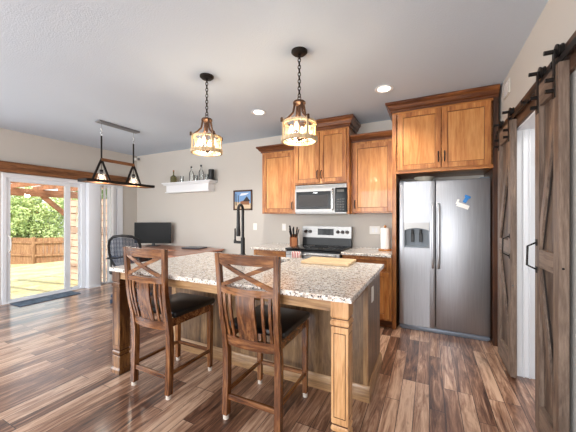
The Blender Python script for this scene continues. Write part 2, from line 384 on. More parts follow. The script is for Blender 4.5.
# baseboards
m = MB(); m.box(-5.85, -2.42, YB - .015, YB, 0, .09, .004); struct(m.build('baseboard_back', M['white'], org=0))
m = MB(); m.box(XR - .016, XR, OY1 + .03, 3.6, 0, .09, .004); m.box(XR - .016, XR, YF, OY0 - .03, 0, .09, .004); struct(m.build('baseboard_right', M['white'], org=0))
m = MB(); m.box(XL, XL + .015, YF, 1.93, 0, .09, .004); m.box(XL, XL + .015, 3.86, YB - .02, 0, .09, .004); struct(m.build('baseboard_left', M['white'], org=0))
# frames of added windows out of view, put in for the fill lights
for i, (a, b) in enumerate(((-5.42, -2.98), (-2.42, .02))):
    m = MB()
    for (p, q, r_, t) in ((a - .06, a + .03, .56, 2.44), (b - .03, b + .06, .56, 2.44)): m.box(p, q, YF - .1, YF + .02, r_, t, .004)
    m.box(a - .06, b + .06, YF - .1, YF + .02, .56, .65, .004); m.box(a - .06, b + .06, YF - .1, YF + .02, 2.35, 2.44, .004); m.box((a + b) / 2 - .025, (a + b) / 2 + .025, YF - .1, YF - .02, .6, 2.4)
    struct(m.build('window_%d' % (i + 1), M['white'], org=0))
m = MB(); m.box(XL - .1, XL + .02, -1.86, -1.77, .54, 2.36, .004); m.box(XL - .1, XL + .02, .57, .66, .54, 2.36, .004); m.box(XL - .1, XL + .02, -1.86, .66, .54, .63, .004); m.box(XL - .1, XL + .02, -1.86, .66, 2.27, 2.36, .004)
struct(m.build('window_3', M['white'], org=0))

# patio door
def sbox(*a, **k): m = MB(); m.box(*a, **k); return m
d1 = bpy.data.objects.new('door_1', None); COL.objects.link(d1); d1.location = (XL, 2.5, 0); d1['_o'] = (XL, 2.5, 0); struct(d1, 'white vinyl sliding patio door with two glass panels on the left wall')
m = MB(); f0, f1 = XL - .10, XL + .02
m.box(f0, f1, 1.945, 2.0, .025, 1.965, .003); m.box(f0, f1, 3.06, 3.12, .025, 1.965, .003); m.box(f0, f1, 1.945, 3.12, 1.965, 2.035, .004); m.box(f0, f1, 1.945, 3.12, 0, .025, .004)
m.build('door_frame', M['vinyl'], d1)
for (a, b, xx, sL, sR) in ((2.0, 2.88, XL - .035, .05, .09), (2.84, 3.06, XL - .08, .04, .02)):
    m = MB(); m.box(xx, xx + .04, a, a + sL, .055, 1.905, .003); m.box(xx, xx + .04, b - sR, b, .055, 1.905, .003)
    m.box(xx, xx + .04, a, b, 1.905, 1.965, .004); m.box(xx, xx + .04, a, b, .025, .055, .004); p = m.build('sliding_panel', M['vinyl'], d1)
    m = MB(); m.box(xx + .018, xx + .022, a + sL, b - sR, .055, 1.905); m.build('glass_pane', M['glass'], p, flat=True)
    if a == 2.0:
        m = MB(); m.tube([(xx + .04, 2.03, .80), (xx + .075, 2.035, .83), (xx + .085, 2.04, .93), (xx + .075, 2.035, 1.03), (xx + .04, 2.03, 1.06)], .009); m.build('door_handle', M['platewhite'], p)
m = MB(); m.box(XL, XL + .13, 3.125, 3.335, 0, 2.0, .006); m.box(XL, XL + .14, 3.12, 3.34, 0, .03, .003)
struct(m.build('trim_2', M['vinyl'], org=0))
d2 = bpy.data.objects.new('door_2', None); COL.objects.link(d2); d2.location = (XL, 3.6, 0); d2['_o'] = (XL, 3.6, 0); struct(d2, 'second patio door section behind the vertical blinds')
m = MB(); m.box(f0, f1, 3.34, 3.37, .03, 1.94, .003); m.box(f0, f1, 3.64, 3.72, .03, 1.94, .004); m.box(f0, f1, 3.74, 3.86, .03, 1.94, .004); m.box(XL - .09, XL - .02, 3.715, 3.745, .03, 1.94); m.box(f0, f1, 3.34, 3.86, 1.94, 2.035, .003); m.box(f0, f1, 3.34, 3.86, 0, .03, .003)
m.build('door_frame', M['vinyl'], d2)
m = MB(); m.box(XL - .052, XL - .048, 3.37, 3.66, .03, 1.95); m.build('glass_pane', M['glass'], d2, flat=True)

# barn door header board
m = MB(); m.box(XR - .022, XR - .001, 1.3, 3.62, 2.10, 2.275, .003); tag(m.build('header_board', M['board']), 'long brown wooden header board above the barn door opening', 'board')
# rail
rail = thing('barn_door_rail', (.625, 2.5, 2.16), 'black steel sliding rail bolted to the brown header board', 'rail')
m = MB(); m.box(.618, .626, 1.35, 3.60, 2.165, 2.205, .002); m.build('rail_bar', M['iron'], rail)
for yy in (1.45, 2.05, 2.62, 3.0, 3.45):
    m = MB(); m.cyl((0, yy, 2.185), .011, .604, .648, 12, 'X'); m.cyl((0, yy, 2.185), .017, .598, .606, 6, 'X'); m.build('standoff_bolt', M['iron'], rail)

def barn_door(y0, y1, label, flip):
    t = thing('barn_door', (.62, (y0 + y1) / 2, .02), label, 'barn door', 'weathered sliding barn doors')
    xa, xb, za, zb = .604, .648, .02, 2.16   # xa is the room side
    m = MB(); m.mi = 0
    n = 4; wdt = (y1 - y0) / n
    for k in range(n): m.box(xa + .024, xb, y0 + k * wdt + .0012, y0 + (k + 1) * wdt - .0012, za, zb, .0015)
    m.build('plank_panel', M['barnD'], t)
    sw = .075
    for a in (y0, y1 - sw): m = MB(); m.box(xa, xb - .001, a, a + sw, za, zb, .002); m.build('stile', M['barnZ'], t)
    for (a, b) in ((za, za + .17), (1.04, 1.15), (zb - .13, zb)): m = MB(); m.box(xa, xa + .03, y0 + sw, y1 - sw, a, b, .002); m.build('rail', M['barnY'], t)
    # K braces, each backed by a dark strip painted as its shadow line
    for (ya, zA, yb, zB) in ((y1 - sw, 1.15, y0 + sw, zb - .13), (y1 - sw, 1.04, y0 + sw, za + .17)):
        m = MB(); s_ = 1 if zB > zA else -1; wv = .10
        m.prism([(ya, zA), (ya, zA + s_ * wv * 1.6), (yb + .0, zB), (yb, zB - s_ * wv * 1.6)], xa + .003, xa + .026, 'X'); m.mi = 1; e_ = .014; m.prism([(ya, zA), (ya, zA + s_ * (wv * 1.6 + e_ * 4)), (yb, zB), (yb, zB - s_ * (wv * 1.6 + e_ * 4))], xa + .016, xa + .025, 'X'); m.build('brace', [M['barnZ'], M['barnshadow']], t)
    for yy in (y0 + .055, y1 - .055):
        m = MB(); m.box(xa - .006, xa - .0005, yy - .016, yy + .016, 1.99, 2.25, .001)
        for zz in (2.03, 2.09): m.cyl((0, yy, zz), .012, xa - .04, xa - .006, 8, 'X')
        h = m.build('hanger_strap', M['iron'], t)
        m = MB(); m.lathe((0, yy, 2.240), [(0, xa + .004), (.036, xa + .004), (.036, xa + .010), (.031, xa + .013), (.031, xa + .023), (.036, xa + .026), (.036, xa + .032), (0, xa + .032)], 20, 'X'); m.cyl((0, yy, 2.240), .012, xa - .045, xa + .02, 10, 'X'); m.build('roller_wheel', M['iron'], h)
    yh = y1 - .03 if flip else y0 + .03
    m = MB(); m.tube([(xa, yh, 1.19), (xa - .045, yh, 1.165), (xa - .048, yh, 1.045), (xa, yh, 1.02)], .006); m.box(xa - .004, xa, yh - .015, yh + .015, 1.17, 1.21, .001); m.box(xa - .004, xa, yh - .015, yh + .015, 1.0, 1.04, .001)
    m.build('pull_handle', M['iron'], t)
    m = MB(); m.cyl((xa + .016, 0, .78), .006, y0 - .004, y0, 8, 'Y') if flip is False else m.cyl((xa + .018, 0, 1.08), .006, y0 - .003, y0 + .001, 8, 'Y'); m.build('bolt_head', M['chrome'] if not flip else M['iron'], t)
    return t
barn_door(1.955, 2.325, 'near weathered grey brown barn door with diagonal brace at the right edge', True)
barn_door(2.94, 3.43, 'far weathered grey brown barn door beside the refrigerator', False)
t = thing('wall_vent', (XR, 3.38, 2.58), 'small beige vent grille high on the right wall above the barn rail', 'vent')
m = MB(); m.box(XR - .012, XR, 3.26, 3.46, 2.50, 2.64, .003); m.build('vent_plate', M['wall'], t)
m = MB()
for k in range(6): m.box(XR - .016, XR - .011, 3.28, 3.44, 2.515 + k * .02, 2.523 + k * .02)
m.build('vent_slats', M['white'], t)

# rustic beam on left wall
m = MB(); m.box(XL, XL + .09, .75, 3.98, 2.04, 2.20, .006); tag(m.build('rustic_beam', M['beam']), 'long rustic brown wooden beam mounted above the patio door', 'beam')
# vertical blinds
vb = thing('vertical_blinds', (XL + .06, 3.48, 0), 'white vertical blinds hanging over the glass next to the white post', 'blinds')
m = MB(); m.box(XL + .03, XL + .08, 3.345, 3.66, 1.97, 2.02, .003); m.build('headrail', M['vinyl'], vb)
for k in range(4):
    yy = 3.375 + k * .078; m = MB(); a = R(28)
    m.box(-.022, .022, -.001, .001, .04, 1.97, mtx=Matrix.Translation((XL + .055, yy, 0)) @ Matrix.Rotation(R(90) - a, 4, 'Z')); m.build('blind_vane', M['white'], vb)
# door mat
m = MB(); m.box(-5.82, -5.49, 2.02, 2.86, .001, .012, .003); tag(m.build('door_mat', M['matfab']), 'blue grey rectangular mat on the floor inside the patio door', 'mat')

# ------------------------------------------------------------------ outdoors
m = MB(); NX = 24; rows = []
for i in range(NX + 1):
    x = XL - .12 - i * 1.1; row = []
    for j in range(25):
        y = -6 + j * 1.3; z = -.12 - .072 * (-5.99 - x) + .04 * noise.noise(Vector((x * .4, y * .4, 0))); row.append(m.bm.verts.new((x, y, min(z, -.08))))
    rows.append(row)
for i in range(NX):
    for j in range(24): m.bm.faces.new((rows[i][j], rows[i + 1][j], rows[i + 1][j + 1], rows[i][j + 1]))
struct(m.build('ground_lawn', M['lawn'], org=0))
def gz(x): return -.12 - .072 * (-5.99 - x)
# pergola
pg = thing('pergola', (-9.5, 3.0, gz(-9.5)), 'brown wooden pergola frame over the patio outside the door', 'pergola')
m = MB(); m.box(-9.55, -9.44, -1.2, 5.0, 1.90, 2.09, .006); m.build('main_beam', M['pergola'], pg)
for yy in (4.60, -.8): m = MB(); m.box(-9.57, -9.43, yy - .07, yy + .07, gz(-9.5) - .05, 1.90, .006); m.build('post', M['pergpost'], pg)
m = MB(); m.bar((-9.5, 4.53, 1.42), (-9.5, 3.98, 1.93), .08, .12, .004); m.build('brace', M['pergola'], pg)
for k in range(10):
    yy = -.9 + k * .61; m = MB(); m.box(-10.0, XL - .13, yy - .02, yy + .02, 2.09, 2.20, .003); m.build('rafter', M['pergola'], pg)
m = MB()
for k in range(4): m.box(-9.7 + k * .9, -9.66 + k * .9, -1.1, 4.8, 2.22, 2.26)
m.build('slats', M['pergola'], pg)
# slatted privacy screen
ps = thing('privacy_screen', (-7.3, 4.15, gz(-7.3)), 'pinkish tan horizontal board privacy screen outside beside the patio', 'screen')
m = MB()
for k in range(12): m.box(-8.45, -6.05, 4.12, 4.15, -.27 + k * .172, -.27 + k * .172 + .152, .003)
m.build('boards', M['screenwood'], ps)
for xx in (-8.40, -7.25, -6.1): m = MB(); m.box(xx - .045, xx + .045, 4.15, 4.24, -.35, 1.80, .004); m.build('post', M['fencewood'], ps)
# wooden fence
wf = thing('wooden_fence', (-17.4, 7.0, gz(-17.4)), 'brown wooden plank fence at the far end of the lawn', 'fence')
def fence_run(a, b, n):
    a = Vector(a); b = Vector(b); m = MB(); d = b - a
    for k in range(n):
        p = a + d * (k + .02) / n; q = a + d * (k + .95) / n; g_ = gz(p.x)
        mid = (p + q) / 2; m.bar((mid.x, mid.y, g_ - .1), (mid.x, mid.y, .30 + .02 * random.random()), (q - p).length, .02, 0, up=(-d.y, d.x, 0))
    m.build('plank_panel', M['fencewood'], wf)
    m = MB()
    for zz in (.08, -.55): m.bar((a.x + .04, a.y - .03, zz), (b.x + .04, b.y - .03, zz), .04, .09)
    m.build('rail', M['fencewood'], wf)
fence_run((-24, 5.6), (-17.4, 7.0), 44); fence_run((-17.4, 7.0), (-13.6, 11.6), 38)
for p in ((-17.4, 7.0), (-16.3, 8.35), (-15.2, 9.66), (-20.7, 6.28)): m = MB(); m.box(p[0] - .06, p[0] + .06, p[1] - .12, p[1], gz(p[0]) - .1, .36, .01); m.build('post', M['fencewood'], wf)
def tree(loc, label, blobs, n, lm, lw=.11):
    t = thing('tree', loc, label, 'tree', 'garden trees beyond the patio door'); x, y, z = loc
    m = MB(); m.tube([(x, y, z - .1), (x + .05, y, z + .8), (x - .03, y + .05, z + 1.8)], [.12, .09, .06], 10)
    for b in blobs[:5]: m.tube([(x, y, z + .9), ((x + b[0]) / 2, (y + b[1]) / 2, (z + .9 + b[2]) / 2 + .1), (b[0], b[1], b[2])], [.06, .04, .015], 6)
    m.build('trunk', M['bark'], t)
    m = MB(); rnd = random.Random(len(label))
    for (bx, by, bz, r) in blobs:
        for _ in range(int(n * r * r)):
            d = Vector((rnd.gauss(0, 1), rnd.gauss(0, 1), rnd.gauss(0, 1))).normalized(); p = Vector((bx, by, bz)) + d * r * (rnd.random() ** .4) * (.8 + .35 * noise.noise(d * 3 + Vector((bx, by, bz)))); p.z -= .1 * rnd.random()
            u = Vector((rnd.gauss(0, 1), rnd.gauss(0, 1), rnd.gauss(0, .6) - .5)).normalized() * lw; v = u.cross(Vector((rnd.gauss(0, 1), rnd.gauss(0, 1), rnd.gauss(0, 1)))).normalized() * lw * .34
            q = [m.bm.verts.new(c) for c in (p - u, p + v, p + u, p - v + Vector((0, 0, .02)))]
            m.bm.faces.new((q[0], q[1], q[2])); m.bm.faces.new((q[0], q[2], q[3]))
    m.build('foliage', lm, t, flat=True); return t
K = 1.2
tree((-18.7, 7.6, gz(-18.7)), 'large pale green leafy tree overhanging the fence',
     [(x * K, y * K, 1.1 + (z - 1.35) * K, q * K) for x, y, z, q in ((-15.6, 6.1, 1.5, 1.05), (-16.3, 5.8, 1.0, .85), (-15.1, 6.7, 1.0, .85), (-15.9, 6.0, 2.3, .9), (-16.9, 5.4, 1.7, .9), (-14.9, 7.0, 2.0, .85), (-16.6, 5.2, .7, .55), (-17.2, 5.1, 2.5, .9), (-15.3, 6.6, .6, .5))]
     + [(-19.2, 7.3, .9, .6), (-19.6, 7.2, .75, .5)], 1500, M['leaf'], .095)
tree((-22.5, 13.5, gz(-22.5)), 'darker green tree standing far behind the wooden fence',
     [(-22.5, 13.5, 2.4, 1.8), (-21.0, 14.5, 1.8, 1.5), (-24.0, 12.4, 2.2, 1.6), (-22.0, 14.0, 3.6, 1.3)], 420, M['leafdark'], .16)
tree((-13.0, 12.6, gz(-13.0)), 'green tree rising above the tan privacy screen',
     [(-13.0, 12.6, 2.4, 1.6), (-11.6, 13.4, 2.2, 1.5), (-14.4, 12.4, 2.2, 1.4), (-10.2, 13.8, 2.2, 1.5)], 420, M['leafdark'], .16)

# ------------------------------------------------------------------ cabinets
def shaker(t, x0, x1, z0, z1, yf, name='door', handle=None, thick=.02, horiz=False, fw=.058):
    m = MB(); m.mi = 0
    m.box(x0, x0 + fw, yf, yf + thick, z0, z1, .003); m.box(x1 - fw, x1, yf, yf + thick, z0, z1, .003)
    m.mi = 1; m.box(x0 + fw, x1 - fw, yf, yf + thick, z0, z0 + fw, .003); m.box(x0 + fw, x1 - fw, yf, yf + thick, z1 - fw, z1, .003)
    m.mi = 1 if horiz else 3; m.box(x0 + fw - .003, x1 - fw + .003, yf + .010, yf + thick - .002, z0 + fw - .003, z1 - fw + .003)
    m.mi = 2; g = .004
    for (a, b, c, d) in ((x0 + fw, x0 + fw + g, z0 + fw, z1 - fw), (x1 - fw - g, x1 - fw, z0 + fw, z1 - fw), (x0 + fw, x1 - fw, z0 + fw, z0 + fw + g), (x0 + fw, x1 - fw, z1 - fw - g, z1 - fw)): m.box(a, b, yf + .008, yf + .011, c, d)
    d = m.build(name, [M['cabZ'], M['cabX'], M['glaze'], M['cabP']], t)
    if handle:
        hx, hz, vert = handle; m = MB()
        if vert: m.tube([(hx, yf - .001, hz - .055), (hx, yf - .024, hz - .045), (hx, yf - .028, hz), (hx, yf - .024, hz + .045), (hx, yf - .001, hz + .055)], .007, 8)
        else: m.tube([(hx - .055, yf - .001, hz), (hx - .045, yf - .024, hz), (hx, yf - .028, hz), (hx + .045, yf - .024, hz), (hx + .055, yf - .001, hz)], .0055, 8)
        m.build('handle', M['iron'], d)
    return d
def crown(t, x0, x1, yf, zb, zt, left=True, right=True, ov=.07, yb=YB - .004):
    """stepped crown moulding with mitred returns"""
    m = MB(); h = zt - zb
    prof = [(0, 0), (.014, 0), (.014, h * .22), (.03, h * .30), (.05, h * .62), (ov, h * .78), (ov, h)]
    def ringpts(o, z):
        a = x0 - (o if left else 0); b = x1 + (o if right else 0); return [(a, yb, z), (a, yf - o, z), (b, yf - o, z), (b, yb, z)]
    rr = [[m.bm.verts.new(p) for p in ringpts(o, zb + z)] for o, z in prof]
    for A, B in zip(rr, rr[1:]):
        for k in range(4): m.bm.faces.new((A[k], A[(k + 1) % 4], B[(k + 1) % 4], B[k]))
    m.bm.faces.new(rr[0]); m.bm.faces.new(rr[-1]); m.build('crown_moulding', M['crown'], t, flat=True)
def carcass(t, x0, x1, yf, z0, z1, yb=YB - .002):
    m = MB(); m.box(x0, x1, yf, yb, z0, z1, .002); return m.build('cabinet_box', M['cabZ'], t)
# left upper
t = thing('wall_cabinet', (-2.1, YB, 1.40), 'single door brown wall cabinet left of the microwave', 'cabinet', 'kitchen wall cabinets')
carcass(t, -2.395, -1.79, 3.89, 1.40, 2.375); shaker(t, -2.37, -1.825, 1.42, 2.33, 3.87, handle=(-1.85, 1.52, True)); crown(t, -2.395, -1.79, 3.88, 2.365, 2.46, right=False)
# middle upper over the microwave
t = thing('wall_cabinet', (-1.37, YB, 1.40), 'tall double door brown wall cabinet above the microwave with crown at the ceiling', 'cabinet', 'kitchen wall cabinets')
carcass(t, -1.785, -.965, 3.79, 1.815, 2.60)
m = MB(); m.box(-1.785, -1.762, 3.79, YB - .002, 1.39, 1.815); m.build('side_panel', M['cabZ'], t); m = MB(); m.box(-.998, -.965, 3.79, YB - .002, 1.39, 1.815); m.build('side_panel', M['cabZ'], t)
shaker(t, -1.765, -1.385, 1.835, 2.545, 3.77, handle=(-1.41, 1.945, True)); shaker(t, -1.378, -.998, 1.835, 2.545, 3.77, handle=(-1.353, 1.945, True)); crown(t, -1.785, -.965, 3.78, 2.565, 2.70)
# right upper
t = thing('wall_cabinet', (-.66, YB, 1.40), 'single door brown wall cabinet between microwave and refrigerator', 'cabinet', 'kitchen wall cabinets')
carcass(t, -.962, -.402, 3.89, 1.40, 2.375); shaker(t, -.93, -.425, 1.42, 2.33, 3.87, handle=(-.905, 1.52, True)); crown(t, -.962, -.402, 3.88, 2.365, 2.455, left=False, right=False)
# refrigerator surround
t = thing('refrigerator_cabinet', (.12, YB, 0), 'tall brown cabinet surround with two doors above the refrigerator', 'cabinet')
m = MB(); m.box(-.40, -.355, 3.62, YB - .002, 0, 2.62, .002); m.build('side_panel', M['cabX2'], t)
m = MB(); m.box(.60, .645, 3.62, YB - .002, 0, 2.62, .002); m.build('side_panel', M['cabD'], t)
m = MB(); m.box(-.355, .60, 3.66, YB - .002, 1.865, 2.62, .002); m.box(-.355, .60, 3.62, 3.66, 1.865, 1.905); m.box(-.355, .60, 3.62, 3.66, 2.57, 2.62); m.build('cabinet_box', M['cabX'], t)
shaker(t, -.335, .118, 1.90, 2.575, 3.605, handle=(.09, 2.03, True)); shaker(t, .124, .58, 1.90, 2.575, 3.605, handle=(.152, 2.03, True)); crown(t, -.40, .645, 3.615, 2.595, 2.705, right=False)
# base cabinets
def base(x0, x1, label, layout):
    t = thing('base_cabinet', ((x0 + x1) / 2, YB, 0), label, 'cabinet', 'kitchen base cabinets')
    carcass(t, x0, x1, 3.59, .10, .868); m = MB(); m.box(x0, x1, 3.66, 3.70, 0, .10); m.build('toe_kick', M['crown'], t)
    for (a, b) in layout:
        shaker(t, a, b, .70, .85, 3.57, 'drawer', ((a + b) / 2, .775, False), horiz=True, fw=.03); shaker(t, a, b, .125, .685, 3.57, 'door', (a + .03, .62, True))
    return t
base(-2.36, -1.795, 'brown base cabinet with one drawer left of the stove', [(-2.34, -1.815)])
base(-1.005, -.402, 'brown base cabinet with one drawer between stove and refrigerator', [(-.985, -.43)])
for (a, b, lab) in ((-2.385, -1.792, 'short speckled granite countertop left of the stove'), (-1.008, -.402, 'short speckled granite countertop under the paper towels right of the stove')):
    m = MB(); m.box(a, b, 3.535, YB - .002, .869, .90, .004); m.box(a, b, YB - .022, YB - .002, .90, .91); tag(m.build('countertop', M['granite']), lab, 'countertop', 'granite countertops on the back wall')

# ------------------------------------------------------------------ refrigerator
t = thing('refrigerator', (.13, 4.0, 0), 'stainless steel side by side refrigerator with water dispenser', 'refrigerator')
m = MB(); m.box(-.325, .588, 3.755, 4.17, .03, 1.755, .004); m.build('body', M['plastic'], t)
m = MB(); m.box(-.31, .575, 3.72, 3.76, .0, .075, .004); m.box(-.325, .588, 3.705, 3.74, .015, .05, .006); m.build('kick_grille', M['kick'], t)
# left door around dispenser opening
m = MB(); dl = (-.325, .062); yf, yb2 = 3.69, 3.75; dx0, dx1, dz0, dz1 = -.27, .0, .985, 1.285
m.box(dl[0], dx0, yf, yb2, .06, 1.77, .006); m.box(dx1, dl[1], yf, yb2, .06, 1.77, .006); m.box(dx0 - .01, dx1 + .01, yf + .0005, yb2, .06, dz0); m.box(dx0 - .01, dx1 + .01, yf + .0005, yb2, dz1, 1.769)
ld = m.build('door', M['steel'], t)
m = MB(); m.box(dx0, dx1, yb2 - .004, yb2, dz0, dz1); m.box(dx0, dx0 + .012, yf - .004, yb2, dz0, dz1, .002); m.box(dx1 - .012, dx1, yf - .004, yb2, dz0, dz1, .002); m.box(dx0, dx1, yf - .006, yb2, dz0, dz0 + .022, .002)
m.build('dispenser_recess', M['greyplastic'], ld)
m = MB(); m.prism([(dx0, dz1), (dx0, dz1 - .095)] + [(dx0 + (dx1 - dx0) * k / 10, dz1 - .095 + .03 * math.sin(math.pi * k / 10)) for k in range(1, 10)] + [(dx1, dz1 - .095), (dx1, dz1)], yf - .01, yf + .01, 'Y'); m.build('dispenser_panel', M['steelX'], ld)
for hx in (-.18, -.09): m = MB(); m.box(hx - .018, hx + .018, yf + .03, yf + .04, 1.05, 1.16, .003); m.cyl((hx, yf + .025, 0), .014, 1.15, 1.20, 12); m.build('dispenser_lever', M['plastic'], ld)
m = MB(); m.box(.068, .588, yf, yb2, .06, 1.77, .008); rd = m.build('door', M['steel'], t)
for (hx, dd) in ((.035, ld), (.095, rd)):
    m = MB(); pts = [(hx, yf, 1.50), (hx, yf - .03, 1.47)] + [(hx, yf - .045 - .008 * math.sin(math.pi * k / 8), 1.43 - .60 * k / 8) for k in range(9)] + [(hx, yf - .03, .79), (hx, yf, .76)]
    m.tube(pts, .013, 12); m.build('handle', M['handle'], dd)
m = MB(); m.box(.50, .585, 3.71, 3.80, 1.77, 1.785, .003); m.build('hinge_cover', M['greyplastic'], t); m = MB(); m.box(-.32, -.25, 3.71, 3.80, 1.77, 1.785, .003); m.build('hinge_cover', M['greyplastic'], t)
m = MB(); m.lathe((-.055, 3.86, 1.757), [(0, 0), (.05, 0), (.06, .01), (.10, .05), (.115, .075), (.108, .075), (.09, .05), (.05, .018), (0, .016)], 28); tag(m.build('bowl', M['bowl']), 'cream ceramic bowl resting on top of the refrigerator', 'bowl')
m = MB(); mt = Matrix.Translation((.36, yf - .002, 1.535)) @ Matrix.Rotation(R(28), 4, 'Y'); m.box(-.018, .018, -.008, .0015, -.03, .055, .003, mt); m.box(-.03, .03, -.006, .0015, .03, .055, .003, mt); tag(m.build('fridge_magnet', M['bluemag']), 'small blue magnet clip on the right refrigerator door', 'magnet')
m = MB(); mt = Matrix.Translation((.335, yf - .001, 1.475)) @ Matrix.Rotation(R(22), 4, 'Y'); m.box(-.06, .06, -.0015, .0005, -.025, .02, 0, mt); m.box(-.075, -.055, -.002, .0005, -.005, .05, 0, mt); tag(m.build('paper_note', M['platewhite']), 'small white note under the blue magnet on the refrigerator', 'note')

# ------------------------------------------------------------------ microwave
t = thing('microwave', (-1.38, 4.0, 1.40), 'stainless over the range microwave with black glass door', 'microwave')
mx0, mx1, my, mz0, mz1 = -1.758, -1.002, 3.79, 1.395, 1.805
m = MB(); m.box(mx0, mx1, my, 4.17, mz0, mz1, .003); m.build('case', M['steelX'], t)
m = MB(); m.box(mx0, -1.155, my - .022, my, mz0 + .02, mz1 - .055, .004); dr = m.build('door', M['steelX'], t)
m = MB(); m.box(mx0 + .02, -1.215, my - .026, my - .020, mz0 + .065, mz1 - .095, .003); w_ = m.build('window_frame', M['blackgloss'], dr)
m = MB(); m.box(mx0 + .06, -1.25, my - .0275, my - .025, mz0 + .10, mz1 - .145); m.build('window_screen', mat('oven_mesh_grey', (70, 68, 68), .4, spec=.15), w_)
m = MB(); m.box(-1.47, -1.41, my - .0275, my - .025, mz1 - .12, mz1 - .113); m.build('badge', M['chrome'], w_)
m = MB(); m.tube([(-1.185, my - .02, mz0 + .05), (-1.185, my - .055, mz0 + .07), (-1.185, my - .062, 1.58), (-1.185, my - .055, mz1 - .09), (-1.185, my - .02, mz1 - .07)], .011, 10); m.build('handle', M['chrome'], dr)
m = MB(); m.box(-1.15, mx1 + .012, my - .022, my, mz0 + .02, mz1 - .055, .003); cp = m.build('control_panel', M['blackgloss'], t)
m = MB(); m.box(-1.13, -1.03, my - .024, my - .021, mz1 - .115, mz1 - .08); m.build('display', M['slot'], cp)
m = MB()
for i in range(3):
    for j in range(5): m.box(-1.128 + i * .037, -1.102 + i * .037, my - .024, my - .021, mz0 + .045 + j * .036, mz0 + .063 + j * .036, .001)
m.build('buttons', mat('button_grey', (70, 68, 66), .4), cp)
m = MB()
for k in range(4): m.box(mx0 + .02, mx1 - .02, my - .004, my + .001, mz1 - .045 + k * .01, mz1 - .041 + k * .01)
m.build('vent_grille', M['slot'], t)

# ------------------------------------------------------------------ range
t = thing('range', (-1.4, 3.9, 0), 'freestanding stainless electric range with black glass cooktop', 'stove')
rx0, rx1 = -1.785, -1.015
m = MB(); m.box(rx0, rx1, 3.56, 4.17, .04, .90, .003); m.build('body', M['plastic'], t)
m = MB(); m.box(rx0, rx1, 3.50, 4.10, .90, .922, .005); ck = m.build('cooktop', M['blackgloss'], t)
m = MB()
for (cx, cy, r) in ((-1.6, 3.67, .10), (-1.2, 3.67, .08), (-1.6, 3.93, .08), (-1.2, 3.93, .10)): m.torus((cx, cy, .9225), r, .0012, 28)
m.build('burner_rings', mat('burner_grey', (90, 90, 92), .3), ck)
m = MB(); m.box(rx0 + .005, rx1 - .005, 3.515, 3.56, .23, .875, .006); od = m.build('oven_door', M['steelX'], t)
m = MB(); m.box(rx0 + .1, rx1 - .1, 3.511, 3.516, .38, .70, .004); m.build('oven_window', M['blackgloss'], od)
m = MB(); m.tube([(rx0 + .06, 3.515, .85), (rx0 + .06, 3.465, .85)], .010); m.tube([(rx1 - .06, 3.515, .85), (rx1 - .06, 3.465, .85)], .010); m.tube([(rx0 + .04, 3.465, .85), (rx1 - .04, 3.465, .85)], .012, 12); m.build('oven_handle', M['steelX'], od)
m = MB(); m.box(rx0 + .005, rx1 - .005, 3.52, 3.56, .07, .22, .006); m.build('drawer', M['steelX'], t)
m = MB(); m.prism([(4.10, .90), (4.17, .90), (4.17, 1.20), (4.12, 1.20)], rx0, rx1, 'X'); bgd = m.build('backguard', M['plastic'], t)
m = MB(); m.prism([(4.103, 1.035), (4.118, 1.035), (4.132, 1.205), (4.113, 1.205)], rx0 - .002, rx1 + .002, 'X'); fp = m.build('control_panel', M['steelX'], bgd)
m = MB(); m.prism([(4.099, 1.075), (4.106, 1.075), (4.114, 1.17), (4.107, 1.17)], -1.53, -1.28, 'X'); m.build('clock_display', M['blackgloss'], fp)
for kx in (-1.725, -1.655, -1.215, -1.145, -1.075): m = MB(); m.lathe((kx, 0, 1.125), [(0, 4.07), (.02, 4.07), (.025, 4.10), (.027, 4.112), (0, 4.112)], 16, 'Y'); m.build('knob', mat('dark_knob', (52, 30, 24), .3), fp)
# towel on handle
m = MB(); NXT, prof = 16, [(3.436, .62), (3.437, .74), (3.439, .83), (3.444, .874), (3.462, .888), (3.484, .876), (3.490, .84), (3.491, .74), (3.492, .66)]
g = [[m.bm.verts.new((-1.66 + .13 * k / NXT, y + (.004 * math.sin(k * 1.3) if i in (0, 1) else .0015 * math.sin(k * 1.3)) - .002, z)) for k in range(NXT + 1)] for i, (y, z) in enumerate(prof)]
for i in range(len(prof) - 1):
    for k in range(NXT): m.bm.faces.new((g[i][k], g[i][k + 1], g[i + 1][k + 1], g[i + 1][k]))
tw = m.build('kitchen_towel', M['towel']); md = tw.modifiers.new('thick', 'SOLIDIFY'); md.thickness = .004
tag(tw, 'red and white striped kitchen towel hanging from the oven handle', 'towel')

# knife block
kb = thing('knife_block', (-1.86, 3.95, .902), 'brown wooden knife block full of black handled knives beside the stove', 'knife block')
m = MB(); rot = Matrix.Translation((-1.86, 3.95, .902)) @ Matrix.Rotation(R(18), 4, 'Z'); m.prism([(-.07, 0), (.07, 0), (.075, .06), (-.0, .185), (-.085, .13)], -.055, .055, 'X'); bmesh.ops.transform(m.bm, matrix=rot, verts=m.bm.verts); m.build('block', M['knifewood'], kb)
for i in range(3):
    for j in range(3):
        p0 = rot @ Vector((-.035 + i * .035, -.062 + j * .026, .145 + j * .014)); dr_ = (rot.to_3x3() @ Vector((.16 * (i - 1), -.45 + .1 * j, .85))).normalized()
        m = MB(); L = .11 + .02 * ((i * 2 + j) % 3); m.bar(p0, p0 + dr_ * L, .017, .024, .004); m.build('knife_handle', M['black'], kb)
m = MB(); p0 = rot @ Vector((.05, -.03, .15)); m.tube([p0, p0 + Vector((.05, -.04, .11))], .008); m.build('sharpening_steel', M['chrome'], kb)
